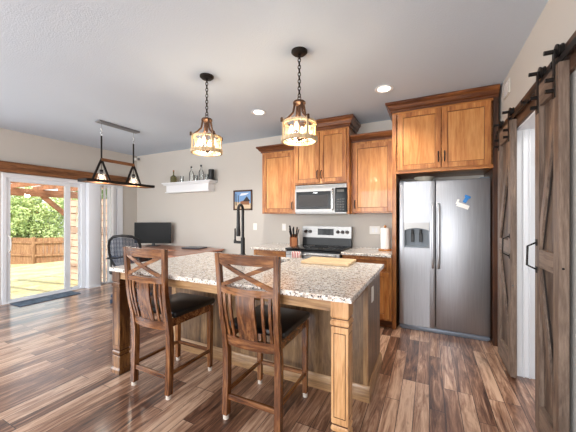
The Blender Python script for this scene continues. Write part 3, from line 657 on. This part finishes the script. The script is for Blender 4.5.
# paper towel holder
pt = thing('paper_towel_holder', (-.53, 3.98, .902), 'paper towel roll on a small wooden stand next to the refrigerator cabinet', 'paper towel holder')
m = MB(); m.lathe((-.53, 3.98, .902), [(0, 0), (.085, 0), (.088, .012), (.08, .022), (0, .022)], 28); m.cyl((-.53, 3.98, .902), .009, .02, .32, 10); m.lathe((-.53, 3.98, 1.205), [(0, 0), (.014, .002), (.02, .015), (.012, .032), (0, .036)], 14); m.build('stand', M['cabX'], pt)
m = MB(); m.lathe((-.53, 3.98, .925), [(.02, 0), (.058, 0), (.058, .275), (.02, .275), (.02, 0)], 28); m.build('paper_roll', M['paper'], pt)
# outlets
def outlet(loc, label, n=1):
    t = thing('wall_outlet', loc, label, 'outlet', 'white wall plates on the back wall'); x, y, z = loc
    m = MB(); m.box(x - .036 * n, x + .036 * n, y - .006, y, z - .058, z + .058, .002); m.build('cover_plate', M['platewhite'], t)
    for k in range(n):
        cx = x + (k - (n - 1) / 2) * .046; m = MB(); m.box(cx - .016, cx + .016, y - .0085, y - .005, z - .033, z + .033, .002); m.build('socket_face', M['white'], t)
    return t
outlet((-2.73, YB, 1.18), 'white wall plate below the framed picture')
outlet((-2.16, YB, 1.18), 'white wall plate under the left wall cabinet beside the knife block')
outlet((-.70, YB, 1.16), 'wide white wall plate behind the paper towels right of the stove', 1.4 and 2)

# ------------------------------------------------------------------ island
isl = thing('kitchen_island', (-1.4, 2.1, 0), 'large wooden kitchen island with two square front legs', 'island')
bx0, bx1, by0, by1, bz = -2.40, -.405, 2.12, 2.70, .884
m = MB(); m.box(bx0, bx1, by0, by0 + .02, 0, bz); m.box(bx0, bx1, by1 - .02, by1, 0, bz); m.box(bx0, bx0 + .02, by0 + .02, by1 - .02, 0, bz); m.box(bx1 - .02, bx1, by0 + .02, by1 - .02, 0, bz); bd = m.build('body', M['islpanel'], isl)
m = MB(); m.prism([(by0 - .018, 0), (by0, 0), (by0, .115), (by0 - .006, .115), (by0 - .018, .095)], bx0 - .018, bx1 + .018, 'X'); m.build('base_moulding', M['islX'], isl)
m = MB(); m.prism([(bx1, 0), (bx1 + .018, 0), (bx1 + .018, .095), (bx1 + .006, .115), (bx1, .115)], by0, by1, 'Y'); m.build('base_moulding', M['islY'], isl)
m = MB(); m.prism([(bx0, 0), (bx0 - .018, 0), (bx0 - .018, .095), (bx0 - .006, .115), (bx0, .115)], by0, by1, 'Y'); m.build('base_moulding', M['islY'], isl)
m = MB(); m.box(bx1 - .03, bx1 + .004, by0 - .004, by0 + .03, .115, bz); m.build('corner_trim', M['islZ'], isl); m = MB(); m.box(bx0 - .004, bx0 + .05, by0 - .004, by0 + .03, .115, bz); m.build('corner_trim', M['islZ'], isl)
m = MB(); m.box(-2.385, -.46, 1.548, 1.572, .815, bz, .002); m.box(-.445, -.42, 1.6, by0, .815, bz, .002); m.box(-2.445, -2.42, 1.6, by0, .815, bz, .002); m.build('apron', M['islX'], isl)
def isl_leg(cx, cy, mt):
    m = MB()
    prof = [(.050, .884), (.050, .795), (.047, .790), (.043, .783), (.047, .776), (.052, .770), (.052, .752), (.047, .746), (.044, .740), (.048, .735), (.048, .205), (.044, .199), (.041, .192), (.046, .185), (.050, .180), (.050, .168), (.045, .160), (.042, .150), (.047, .143), (.049, .138), (.049, .045), (.060, .030), (.060, 0)]
    rr = [[m.bm.verts.new((cx + sx * h, cy + sy * h, z)) for sx, sy in ((-1, -1), (1, -1), (1, 1), (-1, 1))] for h, z in prof]
    for A, B in zip(rr, rr[1:]):
        for k in range(4): m.bm.faces.new((A[k], A[(k + 1) % 4], B[(k + 1) % 4], B[k]))
    m.bm.faces.new(rr[0]); m.bm.faces.new(rr[-1])
    m.mi = 1; h = .0485; g = .0035
    for s in range(4):   # routed rectangle line on each face
        rt = Matrix.Translation((cx, cy, 0)) @ Matrix.Rotation(s * math.pi / 2, 4, 'Z')
        for (a, b, c, d) in ((-.034, -.034 + g, .235, .705), (.034 - g, .034, .235, .705), (-.034, .034, .235, .235 + g), (-.034, .034, .705 - g, .705)): m.box(a, b, -h - .0004, -h + .004, c, d, 0, rt)
        for zz, hh in ((.783, .044), (.744, .0455), (.192, .0425), (.150, .0435)): m.box(-hh, hh, -hh - .0006, -hh + .002, zz - .005, zz + .005, 0, rt)
    return m.build('leg', [mt, M['glaze']], isl, flat=True)
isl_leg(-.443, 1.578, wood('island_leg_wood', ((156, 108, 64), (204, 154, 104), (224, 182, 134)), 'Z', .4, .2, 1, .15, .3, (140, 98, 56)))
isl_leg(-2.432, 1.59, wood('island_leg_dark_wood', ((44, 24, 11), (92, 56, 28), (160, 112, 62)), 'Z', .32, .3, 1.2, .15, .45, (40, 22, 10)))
# outlet on island side
m = MB(); m.box(bx1, bx1 + .007, 2.27, 2.345, .68, .80, .003); m.box(bx1 + .006, bx1 + .011, 2.29, 2.325, .705, .775, .002); m.build('outlet_plate', M['platewhite'], isl)
# granite slab with sink cut-out
sx0, sx1, sy0, sy1 = -1.98, -1.25, 2.30, 2.62
m = MB(); Z0, Z1 = .885, .915; a, b, c, d = -2.475, -.372, 1.510, 2.735
m.box(a, sx0, c, d, Z0, Z1); m.box(sx1, b, c, d, Z0, Z1); m.box(sx0, sx1, c, sy0, Z0, Z1); m.box(sx0, sx1, sy1, d, Z0, Z1)
bmesh.ops.remove_doubles(m.bm, verts=m.bm.verts, dist=1e-5)
it = tag(m.build('island_countertop', M['granite']), 'large speckled cream granite slab on top of the island', 'countertop')
m = MB(); m.box(sx0 - .006, sx0 + .003, sy0, sy1, .72, .884); m.box(sx1 - .003, sx1 + .006, sy0, sy1, .72, .884); m.box(sx0, sx1, sy0 - .006, sy0 + .003, .72, .884); m.box(sx0, sx1, sy1 - .003, sy1 + .006, .72, .884); m.box(sx0, sx1, sy0, sy1, .72, .724)
tag(m.build('sink', M['steelX']), 'stainless undermount sink in the island countertop', 'sink')
# faucet
fx, fy = -1.905, 2.675
t = thing('faucet', (fx, fy, .915), 'tall black pull down kitchen faucet standing on the island', 'faucet')
m = MB(); m.cyl((fx, fy, .915), .032, 0, .012, 24); m.cyl((fx, fy, .915), .024, .01, .20, 20); m.build('body', M['black'], t)
m = MB(); arc = [(fx, fy, 1.10)] + [(fx, fy, 1.2), (fx, fy, 1.38)] + [(fx + .004 * k, fy - .07 + .07 * math.cos(math.pi * k / 10), 1.40 + .085 * math.sin(math.pi * k / 10)) for k in range(11)]; m.tube(arc, .0155, 14); m.build('gooseneck', M['black'], t)
ex = arc[-1]; m = MB(); m.lathe((ex[0], ex[1], 1.14), [(0, 0), (.022, 0), (.024, .03), (.019, .12), (.018, .27), (0, .27)], 18); m.build('spray_head', M['black'], t)
m = MB(); m.tube([(fx, fy, 1.06), (fx - .075, fy - .01, 1.06), (fx - .10, fy - .012, 1.065)], .016, 12); m.lathe((fx - .10, fy - .012, 1.045), [(0, 0), (.017, .002), (.017, .03), (.010, .05), (.009, .17), (0, .175)], 12); m.build('lever_handle', M['black'], t)
# cutting board
m = MB(); m.box(-.225, .225, -.16, .16, 0, .024, .004, Matrix.Translation((-.855, 2.60, .916)) @ Matrix.Rotation(R(1), 4, 'Z')); tag(m.build('cutting_board', M['butcher']), 'pale wooden cutting board lying on the island countertop', 'cutting board')

# ------------------------------------------------------------------ bar chairs
def bar_chair():
    t = thing('bar_chair', (0, 0, 0), 'brown wooden cross back bar chair with black seat at the left end of the island', 'chair', 'bar chairs pulled up to the island')
    hw = .197; yb_, yf_ = -.22, .225
    def backx(z): return hw if z < .58 else hw + .022 * (z - .58) / .53
    def backy(z):
        u = max(0, min(1, (z - .45) / .43)); return yb_ - .005 - .055 * u * u * (3 - 2 * u) - .05 * max(0, z - .88)
    for s in (-1, 1):
        m = MB(); zs = [.03, .3, .45, .58, .7, .8, .88, 1.0, 1.115]; rr = []
        for z in zs:
            w2 = .021 if z < .5 else .0165; cx, cy = s * backx(z), backy(z) + (.012 * (1 - z / .3) * -1 if z < .3 else 0)
            rr.append([m.bm.verts.new((cx + a * w2, cy + b * (.021 if z < .8 else .016), z)) for a, b in ((-1, -1), (1, -1), (1, 1), (-1, 1))])
        for A, B in zip(rr, rr[1:]):
            for k in range(4): m.bm.faces.new((A[k], A[(k + 1) % 4], B[(k + 1) % 4], B[k]))
        m.bm.faces.new(rr[0]); m.bm.faces.new(rr[-1]); l = m.build('leg', M['barZ'], t)
        m = MB(); m.cyl((s * hw, yb_ - .017, 0), .020, .0, .032, 12); m.build('felt_pad', M['rubber'], l)
        m = MB(); rr = []
        for z, w2 in ((.03, .016), (.30, .019), (.575, .021)): rr.append([m.bm.verts.new((s * hw + a * w2, yf_ - .02 + b * w2, z)) for a, b in ((-1, -1), (1, -1), (1, 1), (-1, 1))])
        for A, B in zip(rr, rr[1:]):
            for k in range(4): m.bm.faces.new((A[k], A[(k + 1) % 4], B[(k + 1) % 4], B[k]))
        m.bm.faces.new(rr[0]); m.bm.faces.new(rr[-1]); l = m.build('leg', M['barZ'], t)
        m = MB(); m.cyl((s * hw, yf_ - .02, 0), .018, .0, .032, 12); m.build('felt_pad', M['rubber'], l)
        m = MB(); m.bar((s * hw, yb_, .175), (s * hw, yf_ - .02, .175), .018, .028, .003); m.build('stretcher', M['barY'], t)
    m = MB(); m.bar((-hw, yb_ - .012, .150), (hw, yb_ - .012, .150), .022, .036, .003); m.build('stretcher', M['barX'], t)
    m = MB(); m.bar((-hw, yf_ - .02, .175), (hw, yf_ - .02, .175), .018, .030, .003); m.build('stretcher', M['barX'], t)
    m = MB(); m.box(-hw, hw, yf_ - .032, yf_ - .008, .525, .585, .003); m.box(-hw - .012, -hw + .012, yb_, yf_ - .02, .525, .585, .003); m.box(hw - .012, hw + .012, yb_, yf_ - .02, .525, .585, .003); m.build('seat_frame', M['barX'], t)
    # cushion
    m = MB(); m.box(-.225, .225, yb_ + .022, yf_ + .025, .583, .632, .02); m.build('seat_cushion', M['leather'], t)
    # curved back rails
    def cur(x, z): w3 = backx(z); return backy(z) - .022 * (1 - (x / w3) ** 2)
    def rail(z0, z1, name, dip=0, th=.022):
        m = MB(); n = 12; g = []
        for k in range(n + 1):
            f = -1 + 2 * k / n; zc = -dip * (1 - f * f); ring = []
            for (dy, z) in ((-th / 2, z0), (-th / 2, z1), (th / 2, z1), (th / 2, z0)):
                xx = f * backx((z0 + z1) / 2); ring.append(m.bm.verts.new((xx, cur(xx, z) + dy, z + zc)))
            g.append(ring)
        for A, B in zip(g, g[1:]):
            for k in range(4): m.bm.faces.new((A[k], A[(k + 1) % 4], B[(k + 1) % 4], B[k]))
        m.bm.faces.new(g[0]); m.bm.faces.new(g[-1]); return m.build(name, M['barX'], t)
    rail(1.052, 1.118, 'top_rail', .004); rail(.862, .906, 'middle_rail', .006); rail(.505, .572, 'lower_rail', .004)
    for s in (-1, 1):
        m = MB(); pts = []; n = 8; g = []
        for k in range(n + 1):
            f = k / n; xx = s * (-.195 + .39 * f); z = .905 + (1.06 - .905) * f; ring = []
            for (dz, dy) in ((-.014, -.008 + s * .002), (.014, -.008 + s * .002), (.014, .008 + s * .002), (-.014, .008 + s * .002)): ring.append(m.bm.verts.new((xx, cur(xx, z) + dy, z + dz)))
            g.append(ring)
        for A, B in zip(g, g[1:]):
            for k in range(4): m.bm.faces.new((A[k], A[(k + 1) % 4], B[(k + 1) % 4], B[k]))
        m.bm.faces.new(g[0]); m.bm.faces.new(g[-1]); m.build('cross_bar', M['barX'], t)
    for (xc, wd) in ((-.160, .019), (-.115, .019), (0, .135), (.115, .019), (.160, .019)):
        m = MB(); n = 8; g = []
        for k in range(n + 1):
            z = .565 + (.868 - .565) * k / n; sc_ = 1 + .06 * k / n; bow = -.006 * math.sin(math.pi * k / n); ring = []
            for (dx, dy) in ((-wd / 2, -.006), (wd / 2, -.006), (wd / 2, .006), (-wd / 2, .006)): ring.append(m.bm.verts.new((xc * sc_ + dx, cur(xc, z) + dy + bow, z)))
            g.append(ring)
        for A, B in zip(g, g[1:]):
            for k in range(4): m.bm.faces.new((A[k], A[(k + 1) % 4], B[(k + 1) % 4], B[k]))
        m.bm.faces.new(g[0]); m.bm.faces.new(g[-1]); m.build('splat' if wd > .1 else 'slat', M['barZ'], t)
    return t
ch = bar_chair(); ch.location = (-1.93, 1.735, 0); ch.rotation_euler.z = R(-.5)
dup(ch, (-1.03, 1.765, 0), R(1), 'brown wooden cross back bar chair with black seat nearest the right end of the island')

# ------------------------------------------------------------------ pendants
def pendant():
    t = thing('pendant_light', (0, 0, 0), 'drum pendant lamp with lit candle bulbs hanging over the left side of the island', 'pendant light', 'drum pendants over the island')
    m = MB(); m.lathe((0, 0, 0), [(0, 0), (.066, 0), (.066, -.012), (.05, -.026), (.012, -.03), (.012, -.04), (0, -.04)], 28); m.build('ceiling_canopy', M['iron'], t)
    m = MB(); z = -.045; k = 0
    while z > -.39:
        m.torus((0, 0, z), .019, .0038, 10, 'Y' if k % 2 else 'X', .6); z -= .029; k += 1
    m.build('chain', M['iron'], t)
    m = MB(); m.torus((0, 0, -.385), .014, .003, 12, 'Y'); m.lathe((0, 0, -.412), [(0, .012), (.012, .010), (.045, .0), (.052, -.008), (.052, -.02), (.03, -.03), (.012, -.035), (.012, -.12), (0, -.12)], 24); hub = m.build('hub', M['bronze'], t)
    Rr = .136
    for k in range(4):
        a = math.pi / 4 + k * math.pi / 2; c, s = math.cos(a), math.sin(a)
        pts = [(c * .038, s * .038, -.425), (c * .045, s * .045, -.46), (c * .055, s * .055, -.51), (c * .09, s * .09, -.55), (c * Rr, s * Rr, -.585)]
        m = MB(); m.tube(pts, [.010, .010, .009, .008, .008], 8); m.build('curved_arm', M['bronze'], t)
        m = MB(); m.box(-.006, .004, -.011, .011, -.745, -.575, .002, Matrix.Rotation(a, 4, 'Z') @ Matrix.Translation((Rr + .010, 0, 0))); us = m.build('upright_strap', M['pwood'], t)
        m = MB(); m.box(.004, .018, -.010, .010, -.60, -.565, .003, Matrix.Rotation(a, 4, 'Z') @ Matrix.Translation((Rr + .010, 0, 0))); m.build('strap_bolt', M['bronze'], us)
    for (z0, z1, nm, rr_) in ((-.602, -.586, 'top_ring', Rr), (-.745, -.715, 'bottom_ring', Rr + .008)):
        m = MB(); m.lathe((0, 0, 0), [(rr_ - .012, z0), (rr_ + .006, z0), (rr_ + .006, z1), (rr_ - .012, z1), (rr_ - .012, z0)], 36); m.build(nm, M['pwood'], t)
    m = MB(); m.lathe((0, 0, 0), [(Rr - .016, -.715), (Rr - .016, -.60)], 36); m.build('glass_shade', M['seeded'], t)
    m = MB()
    for k in range(4):
        a = k * math.pi / 2; m.tube([(0, 0, -.715), (math.cos(a) * .06, math.sin(a) * .06, -.72), (math.cos(a) * .07, math.sin(a) * .07, -.70)], .006, 8); m.cyl((math.cos(a) * .07, math.sin(a) * .07, 0), .016, -.705, -.70, 12); m.cyl((math.cos(a) * .07, math.sin(a) * .07, 0), .010, -.70, -.665, 10)
    m.cyl((0, 0, 0), .008, -.72, -.52, 10); m.lathe((0, 0, -.74), [(0, 0), (.012, .004), (.02, .018), (.012, .03), (0, .034)], 12); m.build('candle_cluster', M['bronze'], t)
    for k in range(4):
        a = k * math.pi / 2; m = MB(); m.lathe((math.cos(a) * .07, math.sin(a) * .07, -.668), [(0, 0), (.012, .002), (.019, .022), (.016, .045), (.006, .066), (0, .074)], 12); m.build('bulb', M['bulb'], t)
    return t
pd = pendant(); pd.location = (-1.925, 2.11, ZC); pd.rotation_euler.z = R(20)
p2 = dup(pd, (-.955, 2.13, ZC), R(5), 'drum pendant lamp with lit candle bulbs hanging in front of the wall cabinets')
for loc in ((-1.925, 2.11, 2.06), (-.955, 2.13, 2.06)):
    l = bpy.data.lights.new('pendant_glow', 'POINT'); l.energy = 6; l.color = (1, .80, .56); l.shadow_soft_size = .06; o = bpy.data.objects.new('pendant_glow', l); COL.objects.link(o); o.location = loc

# recessed lights
def can():
    t = thing('recessed_light', (0, 0, 0), 'round recessed ceiling light nearest the refrigerator cabinet', 'ceiling light', 'recessed ceiling lights')
    m = MB(); m.lathe((0, 0, 0), [(.062, -.001), (.092, -.001), (.095, -.006), (.088, -.010), (.064, -.006), (.062, -.001)], 32); m.build('trim_ring', M['white'], t)
    m = MB(); m.lathe((0, 0, 0), [(0, -.004), (.066, -.004), (.066, -.001), (0, -.001)], 32); m.build('lens', M['can'], t); return t
c1 = can(); c1.location = (-.43, 3.15, ZC); dup(c1, (-1.98, 3.13, ZC), 0, 'round recessed ceiling light between the two pendant lamps')
for loc in ((-.43, 3.15, 2.69), (-1.98, 3.13, 2.69)):
    l = bpy.data.lights.new('recessed_spot', 'SPOT'); l.energy = 66; l.color = (1, .95, .88); l.spot_size = R(135); l.spot_blend = .8; l.shadow_soft_size = .06; o = bpy.data.objects.new('recessed_spot', l); COL.objects.link(o); o.location = loc

# ------------------------------------------------------------------ linear chandelier
lx = -4.17
t = thing('linear_chandelier', (lx, 2.7, ZC), 'long wood and black metal trestle chandelier hanging near the patio door', 'chandelier')
m = MB(); m.box(lx - .055, lx + .055, 2.375, 3.0, ZC - .025, ZC - .001, .004); m.build('ceiling_plate', M['steelgrey'], t)
for yy in (2.436, 2.924):
    m = MB(); m.tube([(lx, yy, ZC - .02), (lx, yy, ZC - .10)], .004, 6)
    for k in range(3): m.torus((lx, yy, ZC - .12 - k * .035), .02, .0035, 10, 'X' if k % 2 else 'Y', .6)
    m.build('hook_chain', M['chrome'], t)
    m = MB(); m.tube([(lx, yy, ZC - .21), (lx, yy, 2.15)], .011, 8); m.build('rod', M['iron'], t)
    m = MB(); m.bar((lx, yy, 2.17), (lx, yy - .125, 1.86), .026, .02, .002, up=(1, 0, 0)); m.bar((lx, yy, 2.17), (lx, yy + .125, 1.86), .026, .02, .002, up=(1, 0, 0)); m.build('a_frame', M['iron'], t)
    m = MB(); m.cyl((lx, yy, 0), .022, 1.95, 2.02, 14); m.tube([(lx, yy, 2.14), (lx, yy, 1.99)], .004, 6); m.build('lamp_socket', M['iron'], t)
    m = MB(); m.lathe((lx, yy, 1.87), [(.062, 0), (.058, .03), (.045, .07), (.028, .10), (.022, .12)], 20); m.build('glass_shade', M['seeded'], t)
    m = MB(); m.lathe((lx, yy, 1.895), [(0, -.04), (.018, -.03), (.026, -.01), (.024, .015), (.014, .035), (.012, .05), (0, .05)], 14); m.build('bulb', M['bulb2'], t)
m = MB(); m.bar((lx, 2.43, 2.165), (lx, 2.93, 2.165), .045, .042, .004); m.build('crossbar', M['beam'], t)
m = MB()
for s in (-1, 1): m.box(lx + s * .085 - .02, lx + s * .085 + .02, 2.19, 3.22, 1.835, 1.865, .003)
for (a, b) in ((2.19, 2.34), (2.53, 2.83), (3.02, 3.22)): m.box(lx - .066, lx + .066, a, b, 1.835, 1.864, .003)
m.build('plank', M['beam'], t)
m = MB()
for s in (-1, 1): m.box(lx + s * .107 - .002, lx + s * .107 + .002, 2.185, 3.225, 1.83, 1.868)
m.box(lx - .107, lx + .107, 2.183, 2.189, 1.83, 1.868); m.box(lx - .107, lx + .107, 3.221, 3.227, 1.83, 1.868); m.build('metal_band', M['iron'], t)

for yy in (2.436, 2.924):
    l = bpy.data.lights.new('chandelier_glow', 'POINT'); l.energy = 3; l.color = (1, .93, .82); l.shadow_soft_size = .05; o = bpy.data.objects.new('chandelier_glow', l); COL.objects.link(o); o.location = (lx, yy, 1.80)
# ------------------------------------------------------------------ back-left corner: desk, monitor, office chair, shelf, picture
t = thing('desk', (-4.3, 3.9, 0), 'reddish brown corner desk against the back wall behind the island', 'desk')
m = MB(); m.prism([(-5.35, 3.62), (-3.95, 3.62), (-3.95, 3.05), (-3.38, 3.05), (-3.38, 4.16), (-5.35, 4.16)], .735, .765, 'Z'); m.build('desktop', M['desk'], t)
for (a, b, c, d) in ((-5.32, -5.29, 3.65, 4.14), (-3.93, -3.41, 3.08, 3.11), (-3.93, -3.41, 4.11, 4.14)): m = MB(); m.box(a, b, c, d, 0, .735, .003); m.build('leg_panel', M['deskdark'], t)
m = MB(); m.box(-3.40, -3.385, 3.1, 4.12, .66, .735); m.build('apron', M['deskdark'], t)
mo = thing('computer_monitor', (-4.97, 3.90, .765), 'flat black computer monitor on the corner desk', 'monitor', rz=R(26.43))
m = MB(); m.box(-.365, .365, -.015, .02, .055, .475, .006); m.build('case', M['plastic'], mo)
m = MB(); m.box(-.355, .355, -.0175, -.014, .067, .465); m.build('screen', M['screen'], mo)
m = MB(); m.box(-.025, .025, .015, .04, .01, .16, .004); m.box(-.12, .12, -.07, .09, 0, .012, .004); m.build('stand', M['plastic'], mo)
lp = thing('laptop', (-3.9, 3.95, .766), 'dark grey closed laptop lying on the corner desk beside the monitor', 'laptop', rz=R(8))
m = MB(); m.box(-.19, .19, -.13, .13, 0, .014, .004); m.build('base', mat('laptop_grey', (76, 78, 84), .35, .4), lp); m = MB(); m.box(-.19, .19, -.13, .13, .015, .024, .004); m.build('lid', mat('laptop_lid_grey', (96, 98, 106), .3, .5), lp)
oc = thing('office_chair', (-4.44, 3.05, 0), 'black office chair with curved mesh back at the corner desk', 'chair', rz=R(38))
m = MB(); m.box(-.24, .24, -.22, .25, .44, .52, .03); m.build('seat', M['plastic'], oc)
m = MB(); m.cyl((0, 0, 0), .03, .12, .44, 16); m.build('gas_column', M['plastic'], oc)
for k in range(5):
    a = R(18 + 72 * k); c, s = math.cos(a), math.sin(a); m = MB(); m.tube([(0, 0, .13), (c * .15, s * .15, .11), (c * .29, s * .29, .085)], [.03, .024, .018], 8); b_ = m.build('base_arm', M['plastic'], oc)
    m = MB(); m.lathe((0, 0, 0), [(0, -.025), (.027, -.025), (.03, -.015), (.03, .015), (.027, .025), (0, .025)], 16, 'Y', Matrix.Translation((c * .30, s * .30, .031)) @ Matrix.Rotation(a + 1.2, 4, 'Z')); m.cyl((c * .295, s * .295, 0), .010, .05, .09, 8); m.build('caster', M['bluemesh'], b_)
def bk(f, z):  # curved back outline
    return Vector((f, -.25 - .10 * ((z - .55) / .5) + .10 * (f / .23) ** 2 * .8, z))
ol = [(-.13, .56), (-.19, .64), (-.225, .78), (-.225, .90), (-.20, .99), (-.13, 1.045), (0, 1.06), (.13, 1.045), (.20, .99), (.225, .90), (.225, .78), (.19, .64), (.13, .56)]
m = MB(); m.tube([bk(*p) for p in ol], .021, 8, closed=True); m.tube([bk(0, .56), (0, -.22, .47), (0, -.1, .43)], .02, 8); m.build('back_frame', M['plastic'], oc)
m = MB()
for k in range(24):
    z = .57 + k * .0205; wz = .21 * (1 - max(0, (z - .9) / .16) ** 2 * .55) if z > .9 else .12 + .095 * min(1, (z - .56) / .2); m.tube([bk(-wz, z), bk(-wz / 2, z), bk(0, z), bk(wz / 2, z), bk(wz, z)], .0055, 4)
for k in range(9): f = -.18 + k * .045; m.tube([bk(f, .60 + .3 * abs(f)), bk(f, .8), bk(f, 1.04 - .35 * abs(f))], .0035, 4)
m.build('back_mesh', M['bluemesh'], oc)
m = MB(); m.tube([bk(-.2, .70), bk(0, .73), bk(.2, .70)], .018, 8); m.build('lumbar_bar', M['plastic'], oc)
for s in (-1, 1): m = MB(); m.tube([(s * .22, .02, .46), (s * .29, .02, .52), (s * .29, .02, .67)], .015, 8); m.box(s * .29 - .035, s * .29 + .035, -.10, .14, .67, .695, .01); m.build('armrest', M['plastic'], oc)
# wall shelf
t = thing('wall_shelf', (-4.2, YB, 1.84), 'white mantel style floating shelf on the back wall', 'shelf')
m = MB(); m.box(-4.82, -3.56, 3.98, YB - .001, 2.005, 2.03, .004); m.box(-4.79, -3.59, 4.0, YB - .001, 1.98, 2.005, .004); m.build('shelf_top', M['white'], t)
m = MB(); m.box(-4.74, -3.64, 4.03, YB - .001, 1.84, 1.98, .003); m.box(-4.76, -3.62, 4.015, YB - .001, 1.83, 1.85, .003); m.build('shelf_body', M['white'], t)
def bottle(x, y, h, r, mt, cap, label, group=None, shoulder=.6, neck=.012, name='bottle', cat='bottle'):
    t = thing(name, (x, y, 2.031), label, cat, group)
    m = MB(); s = h * shoulder; m.lathe((x, y, 2.031), [(0, 0), (r, 0), (r, s * .9), (r * .8, s), (neck, s + h * .12), (neck, h * .9), (0, h * .9)], 18); m.build('body', mt, t)
    m = MB(); m.lathe((x, y, 2.031 + h * .88), [(0, 0), (neck + .004, 0), (neck + .004, h * .1), (0, h * .11)], 12); m.build('stopper', cap, t); return t
bottle(-4.60, 4.09, .26, .062, M['amber'], M['knifewood'], 'squat olive glass bottle at the left end of the white shelf', None, .5)
bottle(-4.12, 4.09, .30, .042, M['clearglass'], M['black'], 'clear glass bottle with black top in the middle of the white shelf', None, .62)
bottle(-3.87, 4.09, .31, .045, M['clearglass'], M['black'], 'clear glass bottle with large black stopper next to the black speaker', None, .62, .016)
for (x, lab) in ((-4.36, 'short clear glass right of the olive bottle'), (-3.99, 'short clear glass between the two clear bottles'), (-3.73, 'short clear glass touching the black speaker')):
    m = MB(); m.lathe((x, 4.08, 2.031), [(0, .001), (.03, 0), (.036, .12), (.034, .12), (.028, .006), (0, .006)], 18); tag(m.build('drinking_glass', M['clearglass']), lab, 'glass', 'drinking glasses on the white shelf')
m = MB(); m.lathe((-3.62, 4.09, 2.031), [(0, 0), (.05, 0), (.055, .008), (.055, .19), (.048, .20), (0, .202)], 24); tag(m.build('speaker', M['plastic']), 'black cylindrical speaker at the right end of the white shelf', 'speaker')
# picture
t = thing('framed_picture', (-2.985, YB, 1.46), 'small framed landscape picture on the back wall behind the faucet', 'picture')
px0, px1, pz0, pz1 = -3.19, -2.785, 1.47, 1.83
m = MB(); fwid = .028
m.box(px0, px1, YB - .02, YB - .001, pz0, pz0 + fwid, .003); m.box(px0, px1, YB - .02, YB - .001, pz1 - fwid, pz1, .003); m.box(px0, px0 + fwid, YB - .02, YB - .001, pz0, pz1, .003); m.box(px1 - fwid, px1, YB - .02, YB - .001, pz0, pz1, .003); m.build('frame', M['bronze'], t)
def flatc(n, c): return mat(n, c, .6)
m = MB(); y = YB - .008; mats = [flatc('paint_sky', (120, 160, 206)), flatc('paint_sand', (214, 190, 158)), flatc('paint_house', (150, 98, 66)), flatc('paint_roof', (52, 40, 38)), flatc('paint_tree', (58, 60, 56)), flatc('paint_cloud', (226, 228, 232))]
def q(pts, mi, dy): m.bm.faces.new([m.bm.verts.new((a, y - dy, b)) for a, b in pts]).material_index = mi
X = lambda f: px0 + fwid + f * (px1 - px0 - 2 * fwid); Zz = lambda f: pz0 + fwid + f * (pz1 - pz0 - 2 * fwid)
q([(X(0), Zz(0)), (X(1), Zz(0)), (X(1), Zz(1)), (X(0), Zz(1))], 0, 0); q([(X(0), Zz(0)), (X(1), Zz(0)), (X(1), Zz(.3)), (X(0), Zz(.42))], 1, .0006)
q([(X(.35), Zz(.25)), (X(.9), Zz(.22)), (X(.9), Zz(.48)), (X(.62), Zz(.5)), (X(.35), Zz(.42))], 2, .0012); q([(X(.5), Zz(.42)), (X(.97), Zz(.42)), (X(.75), Zz(.72))], 3, .0018)
q([(X(.05), Zz(.2)), (X(.12), Zz(.2)), (X(.1), Zz(.9)), (X(.05), Zz(.9))], 4, .0018); q([(X(.2), Zz(.35)), (X(.25), Zz(.35)), (X(.24), Zz(.8)), (X(.2), Zz(.8))], 4, .0018); q([(X(.3), Zz(.75)), (X(.7), Zz(.8)), (X(.9), Zz(.92)), (X(.4), Zz(.9))], 5, .0006)
m.build('painting', mats, t, flat=True)
# corner camera
t = thing('security_camera', (-5.76, 4.08, 2.58), 'small grey white sensor camera mounted in the corner near the ceiling', 'camera')
m = MB(); m.tube([(-5.80, 4.195, 2.64), (-5.78, 4.13, 2.63), (-5.74, 4.08, 2.61)], .010, 8); m.cyl((-5.80, 0, 2.64), .03, 4.185, 4.199, 14, 'Y'); m.build('bracket', M['steelgrey'], t)
m = MB(); m.lathe((-5.74, 4.07, 2.575), [(0, 0), (.03, .006), (.038, .03), (.03, .055), (0, .06)], 16); m.build('lens_housing', M['platewhite'], t)
for o in bpy.data.objects:
    if '_o' in o: del o['_o']
